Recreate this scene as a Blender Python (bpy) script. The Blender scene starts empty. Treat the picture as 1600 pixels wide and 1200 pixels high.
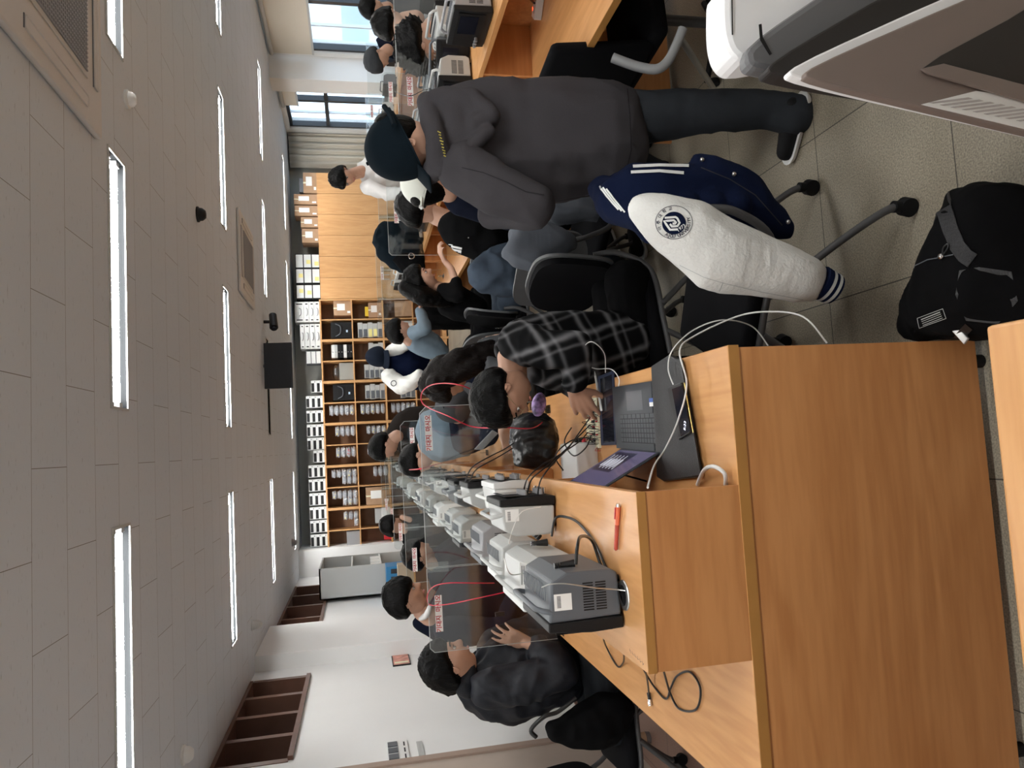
import bpy, bmesh, math, random
import numpy as np
from mathutils import Vector as V, Matrix, Euler, noise
from mathutils.bvhtree import BVHTree
random.seed(7)
PI = math.pi
sc = bpy.context.scene
COL = sc.collection

# ------------------------------------------------------------------ camera (portrait shot, phone held sideways)
CAM = V((0, 0, 1.65)); YAW, PITCH, ROLL, FPX = .0799659, .20741281, -.03938661, 1154.86
_f = V((math.sin(YAW)*math.cos(PITCH), math.cos(YAW)*math.cos(PITCH), -math.sin(PITCH)))
_r0 = V((math.cos(YAW), -math.sin(YAW), 0)); _u0 = _r0.cross(_f)
_r = math.cos(ROLL)*_r0 + math.sin(ROLL)*_u0
_u = -math.sin(ROLL)*_r0 + math.cos(ROLL)*_u0
cd = bpy.data.cameras.new('camera'); cam = bpy.data.objects.new('camera', cd); COL.objects.link(cam)
# the photograph lies on its side: picture-right is the world's down, picture-up is the world's right
cx, cy, cz = -_u, _r, -_f
cam.matrix_world = Matrix(((cx.x, cy.x, cz.x, CAM.x), (cx.y, cy.y, cz.y, CAM.y), (cx.z, cy.z, cz.z, CAM.z), (0, 0, 0, 1)))
cd.sensor_fit = 'HORIZONTAL'; cd.sensor_width = 36; cd.lens = FPX/1600*36; cd.clip_start = .05; cd.clip_end = 200
sc.camera = cam

# ------------------------------------------------------------------ daylight outside, exposure
w = bpy.data.worlds.new('world'); sc.world = w; w.use_nodes = True
bg = w.node_tree.nodes['Background']; bg.inputs[0].default_value = (.72, .86, 1, 1); bg.inputs[1].default_value = 3.2
vs = sc.view_settings; vs.view_transform = 'Standard'; vs.look = 'None'; vs.gamma = 1; vs.use_curve_mapping = False
vs.exposure = .42
sc.cycles.use_denoising = True
sc.cycles.max_bounces = 8; sc.cycles.diffuse_bounces = 4; sc.cycles.transparent_max_bounces = 24
sc.cycles.sample_clamp_indirect = 6
TUBE = 68.0
EXT = .35


def ray(x, y):
    return _f + _r*((600-y)/FPX) + _u*((800-x)/FPX)


def W(x, y, X=None, Y=None, Z=None):
    """a point of the room on the vertical / horizontal plane given, from measured picture coordinates"""
    d = ray(x, y)
    t = X/d.x if X is not None else Y/d.y if Y is not None else (Z-CAM.z)/d.z
    return CAM + d*t


# ------------------------------------------------------------------ materials
MATS = {}


def mat(name, col=(.5, .5, .5), rough=.5, metal=0., bump=0., bscale=60., var=0., vscale=8., emit=0., alpha=None, sheen=0., spec=.5, aniso=None):
    if name in MATS:
        return MATS[name]
    m = bpy.data.materials.new(name); m.use_nodes = True; nt = m.node_tree; b = nt.nodes['Principled BSDF']
    b.inputs['Base Color'].default_value = (*col, 1); b.inputs['Roughness'].default_value = rough
    b.inputs['Metallic'].default_value = metal; b.inputs['Specular IOR Level'].default_value = spec
    if sheen: b.inputs['Sheen Weight'].default_value = sheen
    if emit:
        b.inputs['Emission Color'].default_value = (*col, 1); b.inputs['Emission Strength'].default_value = emit
    tc = nt.nodes.new('ShaderNodeTexCoord'); src = tc.outputs['Object']
    if aniso:
        mp = nt.nodes.new('ShaderNodeMapping'); mp.inputs['Scale'].default_value = aniso
        nt.links.new(src, mp.inputs[0]); src = mp.outputs[0]
    if var:
        n = nt.nodes.new('ShaderNodeTexNoise'); n.inputs['Scale'].default_value = vscale; n.inputs['Detail'].default_value = 5
        nt.links.new(src, n.inputs['Vector'])
        r = nt.nodes.new('ShaderNodeValToRGB')
        r.color_ramp.elements[0].position = .3; r.color_ramp.elements[1].position = .7
        r.color_ramp.elements[0].color = tuple(c*(1-var) for c in col)+(1,)
        r.color_ramp.elements[1].color = tuple(min(1, c*(1+var)) for c in col)+(1,)
        nt.links.new(n.outputs[0], r.inputs[0]); nt.links.new(r.outputs[0], b.inputs['Base Color'])
    if bump:
        n = nt.nodes.new('ShaderNodeTexNoise'); n.inputs['Scale'].default_value = bscale; n.inputs['Detail'].default_value = 3
        nt.links.new(src, n.inputs['Vector'])
        bp = nt.nodes.new('ShaderNodeBump'); bp.inputs['Strength'].default_value = bump; bp.inputs['Distance'].default_value = .01
        nt.links.new(n.outputs[0], bp.inputs['Height']); nt.links.new(bp.outputs[0], b.inputs['Normal'])
    MATS[name] = m
    return m


def wood(name, col, dark, axis='y', rough=.35, scale=1.0):
    """laminate with grain running along one axis"""
    m = bpy.data.materials.new(name); m.use_nodes = True; nt = m.node_tree; b = nt.nodes['Principled BSDF']
    tc = nt.nodes.new('ShaderNodeTexCoord'); mp = nt.nodes.new('ShaderNodeMapping')
    s = [7*scale]*3; s['xyz'.index(axis)] = .7*scale; mp.inputs['Scale'].default_value = s
    nt.links.new(tc.outputs['Object'], mp.inputs[0])
    n1 = nt.nodes.new('ShaderNodeTexNoise'); n1.inputs['Scale'].default_value = 1.1; n1.inputs['Detail'].default_value = 3; n1.inputs['Distortion'].default_value = .6
    wv = nt.nodes.new('ShaderNodeMath'); wv.operation = 'MULTIPLY'; wv.inputs[1].default_value = 34
    sn = nt.nodes.new('ShaderNodeMath'); sn.operation = 'SINE'
    n2 = nt.nodes.new('ShaderNodeTexNoise'); n2.inputs['Scale'].default_value = 9; n2.inputs['Detail'].default_value = 6
    nt.links.new(mp.outputs[0], n1.inputs[0]); nt.links.new(mp.outputs[0], n2.inputs[0])
    nt.links.new(n1.outputs[0], wv.inputs[0]); nt.links.new(wv.outputs[0], sn.inputs[0])
    a = nt.nodes.new('ShaderNodeMath'); a.operation = 'MULTIPLY_ADD'; a.inputs[1].default_value = .16
    nt.links.new(sn.outputs[0], a.inputs[0]); nt.links.new(n2.outputs[0], a.inputs[2])
    r = nt.nodes.new('ShaderNodeValToRGB'); r.color_ramp.elements[0].position = .22; r.color_ramp.elements[1].position = .72
    r.color_ramp.elements[0].color = (*dark, 1); r.color_ramp.elements[1].color = (*col, 1)
    nt.links.new(a.outputs[0], r.inputs[0]); nt.links.new(r.outputs[0], b.inputs['Base Color'])
    b.inputs['Roughness'].default_value = rough
    return m


def clear(name, tint=(.93, .95, .95), gloss=.07, edge=False):
    m = bpy.data.materials.new(name); m.use_nodes = True; nt = m.node_tree; nt.nodes.clear()
    o = nt.nodes.new('ShaderNodeOutputMaterial'); t = nt.nodes.new('ShaderNodeBsdfTransparent'); g = nt.nodes.new('ShaderNodeBsdfGlossy')
    t.inputs[0].default_value = (*tint, 1); g.inputs[0].default_value = (1, 1, 1, 1); g.inputs['Roughness'].default_value = .05
    mx = nt.nodes.new('ShaderNodeMixShader'); lw = nt.nodes.new('ShaderNodeLayerWeight'); lw.inputs[0].default_value = .25
    mm = nt.nodes.new('ShaderNodeMath'); mm.operation = 'MULTIPLY_ADD'; mm.inputs[1].default_value = .35; mm.inputs[2].default_value = gloss
    nt.links.new(lw.outputs['Fresnel'], mm.inputs[0]); nt.links.new(mm.outputs[0], mx.inputs[0])
    nt.links.new(t.outputs[0], mx.inputs[1]); nt.links.new(g.outputs[0], mx.inputs[2]); nt.links.new(mx.outputs[0], o.inputs[0])
    return m


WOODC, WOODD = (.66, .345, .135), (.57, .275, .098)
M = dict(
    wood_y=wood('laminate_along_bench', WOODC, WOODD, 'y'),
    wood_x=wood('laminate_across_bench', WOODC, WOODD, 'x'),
    wood_z=wood('laminate_upright_shaded', (.60, .275, .10), (.49, .205, .068), 'x', .42, .8),  # same laminate, darker: shade of the upright faces put into the colour
    edge=mat('edge_band', (.42, .20, .052), .4, var=.06),
    cab=wood('cabinet_laminate', (.64, .36, .155), (.56, .295, .118), 'z', .45),
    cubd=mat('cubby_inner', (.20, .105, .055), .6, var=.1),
    black=mat('black_plastic', (.006, .006, .007), .5, spec=.3, bump=.05, bscale=300),
    rubber=mat('black_rubber', (.006, .006, .007), .7, spec=.2),
    dgrey=mat('dark_grey_plastic', (.10, .11, .125), .45, bump=.05, bscale=400),
    mgrey=mat('mid_grey_plastic', (.30, .30, .31), .45),
    lgrey=mat('light_grey_plastic', (.47, .48, .47), .45, bump=.03, bscale=400),
    white=mat('white_plastic', (.74, .75, .74), .4),
    paper=mat('white_paper', (.82, .82, .80), .7),
    note=mat('yellow_note', (.80, .72, .28), .7),
    bluep=mat('pale_blue_paper', (.45, .60, .75), .7),
    ink=mat('dark_ink', (.02, .02, .025), .6),
    redink=mat('red_ink', (.45, .015, .025), .6),
    red=mat('red_plastic', (.55, .02, .03), .4),
    redw=mat('red_wire', (.55, .01, .04), .35),
    blackw=mat('black_wire', (.01, .01, .011), .35),
    whitew=mat('white_wire', (.75, .75, .73), .4),
    chrome=mat('chrome', (.75, .75, .76), .2, 1.0),
    steel=mat('brushed_steel', (.55, .55, .54), .38, 1.0),
    tube_metal=mat('grey_painted_tube', (.075, .075, .078), .45, .2),
    chair_rim=mat('grey_chair_shell', (.10, .104, .108), .5),
    cloth_seat=mat('black_seat_fabric', (.004, .004, .005), .95, spec=.12, bump=.2, bscale=500),
    card=mat('cardboard', (.40, .25, .15), .8, var=.08, vscale=12),
    cardd=mat('dark_cardboard', (.26, .15, .09), .8, var=.08),
    screen=mat('dark_screen', (.012, .013, .02), .12),
    bluebin=mat('blue_plastic', (.03, .20, .42), .4),
    yellow=mat('yellow_plastic', (.75, .52, .03), .45),
    cream=mat('cream_board', (.78, .76, .55), .5),
    clear=clear('clear_acrylic'),
    glass=clear('window_glass', (.92, .95, .97), .05),
    plas=clear('clear_plastic_bag', (.62, .66, .70), .16),
    edgec=mat('acrylic_edge_glint', (.55, .58, .57), .25),  # opaque whitish colour stands in for light caught along the sheet edges
    skin=mat('skin', (.56, .33, .235), .5, var=.07, vscale=18, bump=.05, bscale=200),
    skin2=mat('skin_tanned', (.46, .25, .165), .5, var=.07, vscale=18, bump=.05, bscale=200),
    lip=mat('lips', (.42, .15, .12), .45),
    eyew=mat('eye_white', (.75, .73, .70), .25),
    hair=mat('black_hair', (.0018, .0016, .0016), .42, spec=.10, bump=.5, bscale=26, aniso=(6, 6, 1)),
    hairb=mat('dark_brown_hair', (.006, .004, .0035), .42, spec=.12, bump=.5, bscale=26, aniso=(6, 6, 1)),
)


# ------------------------------------------------------------------ object helpers
def tag(o, label, cat, group=None, kind=None):
    if label: o['label'] = label
    if cat: o['category'] = cat
    if group: o['group'] = group
    if kind: o['kind'] = kind
    return o


def thing(name, label, cat, loc=(0, 0, 0), group=None, rz=0):
    o = bpy.data.objects.new(name, None); COL.objects.link(o); o.location = loc; o.rotation_euler.z = rz
    o.empty_display_size = .1
    return tag(o, label, cat, group)


def origin(o):
    p = V((0, 0, 0))
    while o is not None:
        p = p+V(o.location); o = o.parent
    return p


class MB:
    def __init__(s): s.b = bmesh.new()

    def _add(s, verts, faces):
        vs = [s.b.verts.new(v) for v in verts]
        for f in faces:
            try: s.b.faces.new([vs[i] for i in f])
            except ValueError: pass
        return vs

    def box(s, c, size, rot=None, bev=0):
        hx, hy, hz = [q/2 for q in size]
        vv = [V((x, y, z)) for x in (-hx, hx) for y in (-hy, hy) for z in (-hz, hz)]
        if rot is not None: vv = [rot @ v for v in vv]
        vs = s._add([V(c)+v for v in vv], [(0, 1, 3, 2), (4, 6, 7, 5), (0, 4, 5, 1), (2, 3, 7, 6), (0, 2, 6, 4), (1, 5, 7, 3)])
        if bev:
            es = {e for v in vs for e in v.link_edges}
            bmesh.ops.bevel(s.b, geom=list(es), offset=bev, segments=2, affect='EDGES', profile=.5)
        return s

    def b2(s, lo, hi, bev=0):
        return s.box([(a+b)/2 for a, b in zip(lo, hi)], [abs(b-a) for a, b in zip(lo, hi)], None, bev)

    def cyl(s, p0, p1, r0, r1=None, n=16, caps=True):
        p0, p1 = V(p0), V(p1); r1 = r0 if r1 is None else r1
        d = (p1-p0); q = d.to_track_quat('Z', 'Y') if d.length > 1e-9 else Euler((0, 0, 0)).to_quaternion()
        ring = lambda p, r: [p+q @ V((r*math.cos(2*PI*i/n), r*math.sin(2*PI*i/n), 0)) for i in range(n)]
        fs = [(i, (i+1) % n, n+(i+1) % n, n+i) for i in range(n)]
        if caps: fs += [tuple(range(n-1, -1, -1)), tuple(range(n, 2*n))]
        s._add(ring(p0, r0)+ring(p1, r1), fs)
        return s

    def tube(s, pts, r, n=8, smooth=True, closed=False):
        pts = [V(p) for p in pts]
        if smooth and len(pts) > 2: pts = spline(pts, 7)
        rings = []; up = None
        for i, p in enumerate(pts):
            a = pts[max(i-1, 0)]; c = pts[min(i+1, len(pts)-1)]; d = (c-a).normalized()
            if up is None: up = d.orthogonal().normalized()
            up = (up-d*up.dot(d)).normalized(); sd = d.cross(up)
            rr = r[min(i, len(r)-1)] if isinstance(r, (list, tuple)) else r
            rings.append([p+(up*math.cos(2*PI*k/n)+sd*math.sin(2*PI*k/n))*rr for k in range(n)])
        vv = [v for g in rings for v in g]; m = len(rings)
        fs = [(i*n+k, i*n+(k+1) % n, (i+1)*n+(k+1) % n, (i+1)*n+k) for i in range(m-1) for k in range(n)]
        fs += [tuple(range(n-1, -1, -1)), tuple((m-1)*n+k for k in range(n))]
        s._add(vv, fs)
        return s

    def ell(s, c, rad, q=None, nu=16, nv=10):
        vv = []; fs = []
        for j in range(nv+1):
            t = PI*j/nv
            for i in range(nu):
                a = 2*PI*i/nu; p = V((rad[0]*math.sin(t)*math.cos(a), rad[1]*math.sin(t)*math.sin(a), rad[2]*math.cos(t)))
                vv.append(V(c)+(q @ p if q is not None else p))
        for j in range(nv):
            for i in range(nu):
                fs.append((j*nu+i, (j+1)*nu+i, (j+1)*nu+(i+1) % nu, j*nu+(i+1) % nu))
        s._add(vv, fs); bmesh.ops.remove_doubles(s.b, verts=s.b.verts, dist=1e-6) if len(s.b.verts) < 3000 else None
        return s

    def caps(s, p0, p1, r0, r1, n=14):
        """tapered capsule"""
        s.cyl(p0, p1, r0, r1, n); s.ell(p0, (r0,)*3, None, n, 8); s.ell(p1, (r1,)*3, None, n, 8)
        return s

    def prism(s, pts, d):
        """closed polygon (3D points in one plane) swept by vector d"""
        pts = [V(p) for p in pts]; d = V(d); n = len(pts)
        s._add(pts+[p+d for p in pts], [tuple(range(n-1, -1, -1)), tuple(range(n, 2*n))]+[(i, (i+1) % n, n+(i+1) % n, n+i) for i in range(n)])
        return s

    def lathe(s, c, prof, n=24, axis=None):
        q = axis.to_track_quat('Z', 'Y') if axis is not None else None
        vv = []
        for r, z in prof:
            for i in range(n):
                p = V((r*math.cos(2*PI*i/n), r*math.sin(2*PI*i/n), z)); vv.append(V(c)+(q @ p if q else p))
        s._add(vv, [(j*n+i, j*n+(i+1) % n, (j+1)*n+(i+1) % n, (j+1)*n+i) for j in range(len(prof)-1) for i in range(n)])
        return s

    def done(s, name, m, parent=None, smooth=False, bevel=0, world=True, fixn=True):
        if fixn: bmesh.ops.recalc_face_normals(s.b, faces=s.b.faces)
        me = bpy.data.meshes.new(name); s.b.to_mesh(me); s.b.free()
        return link(name, me, m, parent, smooth, bevel, world)


def link(name, me, m, parent=None, smooth=False, bevel=0, world=True):
    if isinstance(m, str): m = M[m]
    me.materials.clear(); me.materials.append(m)
    o = bpy.data.objects.new(name, me); COL.objects.link(o)
    if smooth: me.shade_smooth(); me.set_sharp_from_angle(angle=math.radians(50 if smooth is True else smooth))
    if parent is not None:
        if world:
            me.transform(Matrix.Translation(-origin(parent)))
        o.parent = parent
    if bevel:
        b = o.modifiers.new('bevel', 'BEVEL'); b.width = bevel; b.segments = 2; b.limit_method = 'ANGLE'
    return o


def spline(pts, k):
    out = []; n = len(pts)
    for i in range(n-1):
        p0, p1, p2, p3 = pts[max(i-1, 0)], pts[i], pts[i+1], pts[min(i+2, n-1)]
        for j in range(k):
            t = j/k
            out.append(.5*((2*p1)+(p2-p0)*t+(2*p0-5*p1+4*p2-p3)*t*t+(3*p1-p0-3*p2+p3)*t**3))
    out.append(pts[-1]); return out


def copy_tree(o, parent=None):
    c = o.copy(); COL.objects.link(c); c.parent = parent
    for ch in list(o.children): copy_tree(ch, c)
    return c


def text(name, body, size, m, parent, loc, ax=(1, 0, 0), up=(0, 0, 1), align='CENTER', ext=.0004, bold=0.):
    """flat lettering standing on a surface; ax is the reading direction"""
    cu = bpy.data.curves.new(name, 'FONT'); cu.body = body; cu.size = size; cu.align_x = align; cu.align_y = 'CENTER'; cu.extrude = ext; cu.offset = bold
    cu.resolution_u = 2
    t = bpy.data.objects.new(name, cu); COL.objects.link(t)
    me = bpy.data.meshes.new_from_object(t.evaluated_get(bpy.context.evaluated_depsgraph_get()))
    bpy.data.objects.remove(t); bpy.data.curves.remove(cu)
    ax = V(ax).normalized(); up = V(up).normalized(); nn = ax.cross(up)
    L = V(loc)
    me.transform(Matrix(((ax.x, up.x, nn.x, L.x), (ax.y, up.y, nn.y, L.y), (ax.z, up.z, nn.z, L.z), (0, 0, 0, 1))))
    return link(name, me, m, parent)


def struct(name, mb, m, **k):
    return tag(mb.done(name, m, **k), None, None, None, 'structure')


# ------------------------------------------------------------------ the room
XL, XR, YB, ZC = -2.05, 5.75, 13.7, 2.70
Y0 = -1.2


def floor_mat():
    m = bpy.data.materials.new('floor_tiles'); m.use_nodes = True; nt = m.node_tree; b = nt.nodes['Principled BSDF']
    tc = nt.nodes.new('ShaderNodeTexCoord')
    mp = nt.nodes.new('ShaderNodeMapping'); mp.inputs['Location'].default_value = (.17, .1, 0)
    nt.links.new(tc.outputs['Object'], mp.inputs[0])
    br = nt.nodes.new('ShaderNodeTexBrick'); br.offset = 0; br.inputs['Scale'].default_value = 1; br.inputs['Brick Width'].default_value = .6; br.inputs['Row Height'].default_value = .6
    br.inputs['Mortar Size'].default_value = .0022; br.inputs['Mortar Smooth'].default_value = .2
    br.inputs['Color1'].default_value = (.27, .235, .18, 1); br.inputs['Color2'].default_value = (.235, .205, .155, 1); br.inputs['Mortar'].default_value = (.05, .045, .035, 1)
    nt.links.new(mp.outputs[0], br.inputs['Vector'])
    n = nt.nodes.new('ShaderNodeTexNoise'); n.inputs['Scale'].default_value = 190; n.inputs['Detail'].default_value = 4
    n3 = nt.nodes.new('ShaderNodeTexNoise'); n3.inputs['Scale'].default_value = 2.2; n3.inputs['Detail'].default_value = 5
    nt.links.new(tc.outputs['Object'], n.inputs[0]); nt.links.new(tc.outputs['Object'], n3.inputs[0])
    mr = nt.nodes.new('ShaderNodeMapRange'); mr.inputs[1].default_value = .35; mr.inputs[2].default_value = .65; mr.inputs[3].default_value = .72; mr.inputs[4].default_value = 1.35
    nt.links.new(n.outputs[0], mr.inputs[0])
    mr3 = nt.nodes.new('ShaderNodeMapRange'); mr3.inputs[1].default_value = .3; mr3.inputs[2].default_value = .7; mr3.inputs[3].default_value = .8; mr3.inputs[4].default_value = 1.15
    nt.links.new(n3.outputs[0], mr3.inputs[0])
    mu = nt.nodes.new('ShaderNodeMath'); mu.operation = 'MULTIPLY'; nt.links.new(mr.outputs[0], mu.inputs[0]); nt.links.new(mr3.outputs[0], mu.inputs[1])
    hs = nt.nodes.new('ShaderNodeVectorMath'); hs.operation = 'SCALE'
    nt.links.new(br.outputs[0], hs.inputs[0]); nt.links.new(mu.outputs[0], hs.inputs['Scale']); 
    # the strip along the left wall is laid in reddish brown tiles
    sx = nt.nodes.new('ShaderNodeSeparateXYZ'); nt.links.new(tc.outputs['Object'], sx.inputs[0])
    lt = nt.nodes.new('ShaderNodeMath'); lt.operation = 'LESS_THAN'; lt.inputs[1].default_value = -.95; nt.links.new(sx.outputs[0], lt.inputs[0])
    mx = nt.nodes.new('ShaderNodeMix'); mx.data_type = 'RGBA'; mx.blend_type = 'MULTIPLY'; mx.inputs[7].default_value = (.80, .52, .50, 1)
    nt.links.new(lt.outputs[0], mx.inputs[0]); nt.links.new(hs.outputs[0], mx.inputs[6])
    nt.links.new(mx.outputs[2], b.inputs['Base Color'])
    b.inputs['Roughness'].default_value = .42
    bp = nt.nodes.new('ShaderNodeBump'); bp.inputs['Strength'].default_value = .25; bp.inputs['Distance'].default_value = .004
    nt.links.new(n.outputs[0], bp.inputs['Height']); nt.links.new(bp.outputs[0], b.inputs['Normal'])
    return m


def ceiling_mat():
    m = bpy.data.materials.new('ceiling_tiles'); m.use_nodes = True; nt = m.node_tree; b = nt.nodes['Principled BSDF']
    tc = nt.nodes.new('ShaderNodeTexCoord')
    br = nt.nodes.new('ShaderNodeTexBrick'); br.offset = .5; br.inputs['Scale'].default_value = 1
    br.inputs['Brick Width'].default_value = .6; br.inputs['Row Height'].default_value = .3; br.inputs['Mortar Size'].default_value = .0016; br.inputs['Mortar Smooth'].default_value = .3
    for i in (1, 2): br.inputs['Color%d' % i].default_value = (.635, .68, .73, 1) if i == 1 else (.615, .66, .71, 1)
    br.inputs['Mortar'].default_value = (.22, .21, .20, 1)
    nt.links.new(tc.outputs['Object'], br.inputs['Vector'])
    mp = nt.nodes.new('ShaderNodeMapping'); mp.inputs['Scale'].default_value = (1, 5, 1); nt.links.new(tc.outputs['Object'], mp.inputs[0])
    n = nt.nodes.new('ShaderNodeTexNoise'); n.inputs['Scale'].default_value = 26; n.inputs['Detail'].default_value = 6
    nt.links.new(mp.outputs[0], n.inputs[0])
    mr = nt.nodes.new('ShaderNodeMapRange'); mr.inputs[1].default_value = .26; mr.inputs[2].default_value = .36; mr.inputs[3].default_value = .66; mr.inputs[4].default_value = 1
    nt.links.new(n.outputs[0], mr.inputs[0])
    hs = nt.nodes.new('ShaderNodeVectorMath'); hs.operation = 'SCALE'; nt.links.new(br.outputs[0], hs.inputs[0]); nt.links.new(mr.outputs[0], hs.inputs['Scale'])
    nt.links.new(hs.outputs[0], b.inputs['Base Color']); b.inputs['Roughness'].default_value = .9
    return m


WALL = mat('white_wall_paint', (.78, .78, .77), .75, bump=.06, bscale=40, var=.02, vscale=1.5)
WALLG = mat('grey_back_wall_paint', (.40, .41, .38), .8, var=.03, vscale=1.5)
BEIGE = mat('beige_door_paint', (.46, .38, .32), .5, var=.03)
BROWN = mat('brown_window_frame', (.12, .055, .035), .45, var=.1)

struct('floor', MB().b2((XL-.3, Y0, -.1), (XR+.3, YB+.2, 0)), floor_mat())
# fixtures: lamp columns and rows in the ceiling, the ceiling is built round their recesses
LX = [(-1.50, -.28), (.25, 1.42), (1.95, 3.13), (3.70, 4.90)]
LY = [3.62, 6.48, 9.36, 12.35]
LW = .24
cb = MB(); xs = [XL-.3]
for a, b in LX: xs += [a, b]
xs.append(XR+.3); ys = [Y0]
for y in [.76]+LY: ys += [y-LW/2, y+LW/2]
ys.append(YB+.2)
for i in range(len(xs)-1):
    for j in range(len(ys)-1):
        if i % 2 == 1 and j % 2 == 1: continue
        cb._add([(xs[i], ys[j], ZC), (xs[i+1], ys[j], ZC), (xs[i+1], ys[j+1], ZC), (xs[i], ys[j+1], ZC)], [(0, 1, 2, 3)])
bmesh.ops.remove_doubles(cb.b, verts=cb.b.verts, dist=1e-5)
r = bmesh.ops.extrude_face_region(cb.b, geom=list(cb.b.faces))
for v in [g for g in r['geom'] if isinstance(g, bmesh.types.BMVert)]: v.co.z += .15
struct('ceiling', cb, ceiling_mat())
struct('wall_behind_camera', MB().b2((XL-.3, Y0-.1, 0), (XR+.3, Y0, ZC)), WALL)
struct('wall_back', MB().b2((XL-.3, YB, 0), (XR+.3, YB+.15, ZC)), WALLG)
# left wall with two high window recesses, pilaster between them
ZW = 2.165
W1, W2 = (5.38, 7.28), (9.05, 12.1)
lw = MB().b2((XL-.3, Y0, 0), (XL, YB, ZW))
for a, b in ((Y0, W1[0]), (W1[1], W2[0]), (W2[1], YB)): lw.b2((XL-.3, a, ZW), (XL, b, ZC))
struct('wall_left', lw, WALL)
struct('wall_left_pilaster', MB().b2((XL, 7.6, 0), (XL+.15, 8.85, ZC)), WALL)
struct('wall_left_return', MB().b2((XL, 12.95, 0), (XL+.45, YB, ZC)), WALL)
for k, (a, b) in enumerate((W1, W2)):
    fr = MB(); n = 4
    fr.b2((XL-.2, a, ZW), (XL+.03, b, ZW+.035))
    fr.b2((XL-.2, a, ZC-.03), (XL+.015, b, ZC-.002))
    for i in range(n+1):
        y = a+(b-a)*i/n; fr.b2((XL-.2, y-.03, ZW+.03), (XL+.005, y+.03, ZC-.03))
    f = tag(fr.done('window_%d' % (k+1), BROWN), None, None, None, 'structure')
    MB().b2((XL-.19, a, ZW+.03), (XL-.18, b, ZC-.03)).done('window_pane', mat('frosted_dark_glass', (.16, .19, .20), .25), f)
# right wall with two big windows, column between
R1, R2 = (7.0, 10.55), (11.15, 13.15)
ZS, ZT = .95, 2.62
rw = MB().b2((XR, Y0, 0), (XR+.2, YB, ZS)).b2((XR, Y0, ZT), (XR+.2, YB, ZC))
for a, b in ((Y0, R1[0]), (R1[1], R2[0]), (R2[1], YB)): rw.b2((XR, a, ZS), (XR+.2, b, ZT))
struct('wall_right', rw, WALL)
struct('wall_right_column', MB().b2((XR-.36, 10.65, 0), (XR, 11.05, ZC)), WALL)
FRD = mat('dark_window_aluminium', (.035, .037, .042), .4, .3)
for k, (a, b) in enumerate((R1, R2)):
    fr = MB()
    for z0, z1 in ((ZS, ZS+.06), (ZT-.05, ZT)) + (((1.93, 1.99),) if k else ()): fr.b2((XR+.04, a, z0), (XR+.12, b, z1))
    nn = 3 if k == 0 else 2
    for i in range(nn+1):
        y = a+(b-a)*i/nn; wd = .05 if (i in (0, nn)) else .035
        fr.b2((XR+.03, max(a, y-wd), ZS), (XR+.12, min(b, y+wd), ZT))
    f = tag(fr.done('window_%d' % (k+3), FRD), None, None, None, 'structure')
    MB().b2((XR+.075, a, ZS), (XR+.081, b, ZT)).done('window_glass', 'glass', f)
    rails = MB()
    for i in range(nn):
        y = a+(b-a)*(i+.5)/nn
        rails.b2((XR+.06, y-.012, ZS), (XR+.10, y+.012, ZT))
    rails.done('sash_rail', mat('pale_aluminium', (.6, .62, .64), .35, .4), f)
struct('trim_1', MB().b2((XR-.1, 7.0, ZS-.04), (XR+.03, R1[1], ZS)), 'lgrey')
struct('baseboard_back', MB().b2((XL, YB-.012, 0), (XR, YB, .1)), 'mgrey')
# beige door with casing at the near end of the left wall
struct('door_1', MB().b2((XL, 3.7, 0), (XL+.05, 4.92, 2.05)), BEIGE)
struct('trim_2', MB().b2((XL, 4.92, 0), (XL+.065, 4.99, 2.1)), mat('door_casing', (.36, .27, .22), .5))
struct('baseboard_left', MB().b2((XL, 4.99, 0), (XL+.012, 7.6, .09)), BROWN)

# roller blinds and the buildings outside
FAB = mat('cream_blind_fabric', (.66, .61, .52), .8, bump=.1, bscale=200)
for nm, (a, b), zl, lab in (('roller_blind', (7.0, 10.55), 2.08, 'cream roller blind pulled partway down over the larger window beside the column'), ('roller_blind', (11.15, 12.2), 2.42, 'short cream roller blind rolled up at the top of the far window')):
    t = thing(nm, lab, 'blind', (XR-.03, (a+b)/2, zl))
    MB().b2((XR-.035, a, zl), (XR-.03, b, ZC-.05)).done('fabric', FAB, t)
    MB().cyl((XR-.05, a, ZC-.05), (XR-.05, b, ZC-.05), .03).done('roller', 'lgrey', t, smooth=True)
    MB().b2((XR-.042, a, zl-.02), (XR-.022, b, zl+.01)).done('bottom_bar', 'lgrey', t)
t = thing('curtain', 'pale vertical curtain bunched in the corner beside the wooden cabinets', 'curtain', (XR-.25, 13.5, 0))
cu = MB(); pts = []
for i in range(60):
    u_ = i/59; pts.append(V((XR-.02-.62*u_*.9, 13.32+.30*u_*.6+.03*math.sin(u_*34), 0)))
for i in range(59): cu._add([pts[i]+V((0, 0, .1)), pts[i+1]+V((0, 0, .1)), pts[i+1]+V((0, 0, ZC-.03)), pts[i]+V((0, 0, ZC-.03))], [(0, 1, 2, 3)])
o = cu.done('drape', FAB, t, smooth=True); sm = o.modifiers.new('thick', 'SOLIDIFY'); sm.thickness = .006
OUTW = mat('pale_facade', (.62, .66, .68), .8, var=.06, vscale=.4)


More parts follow.
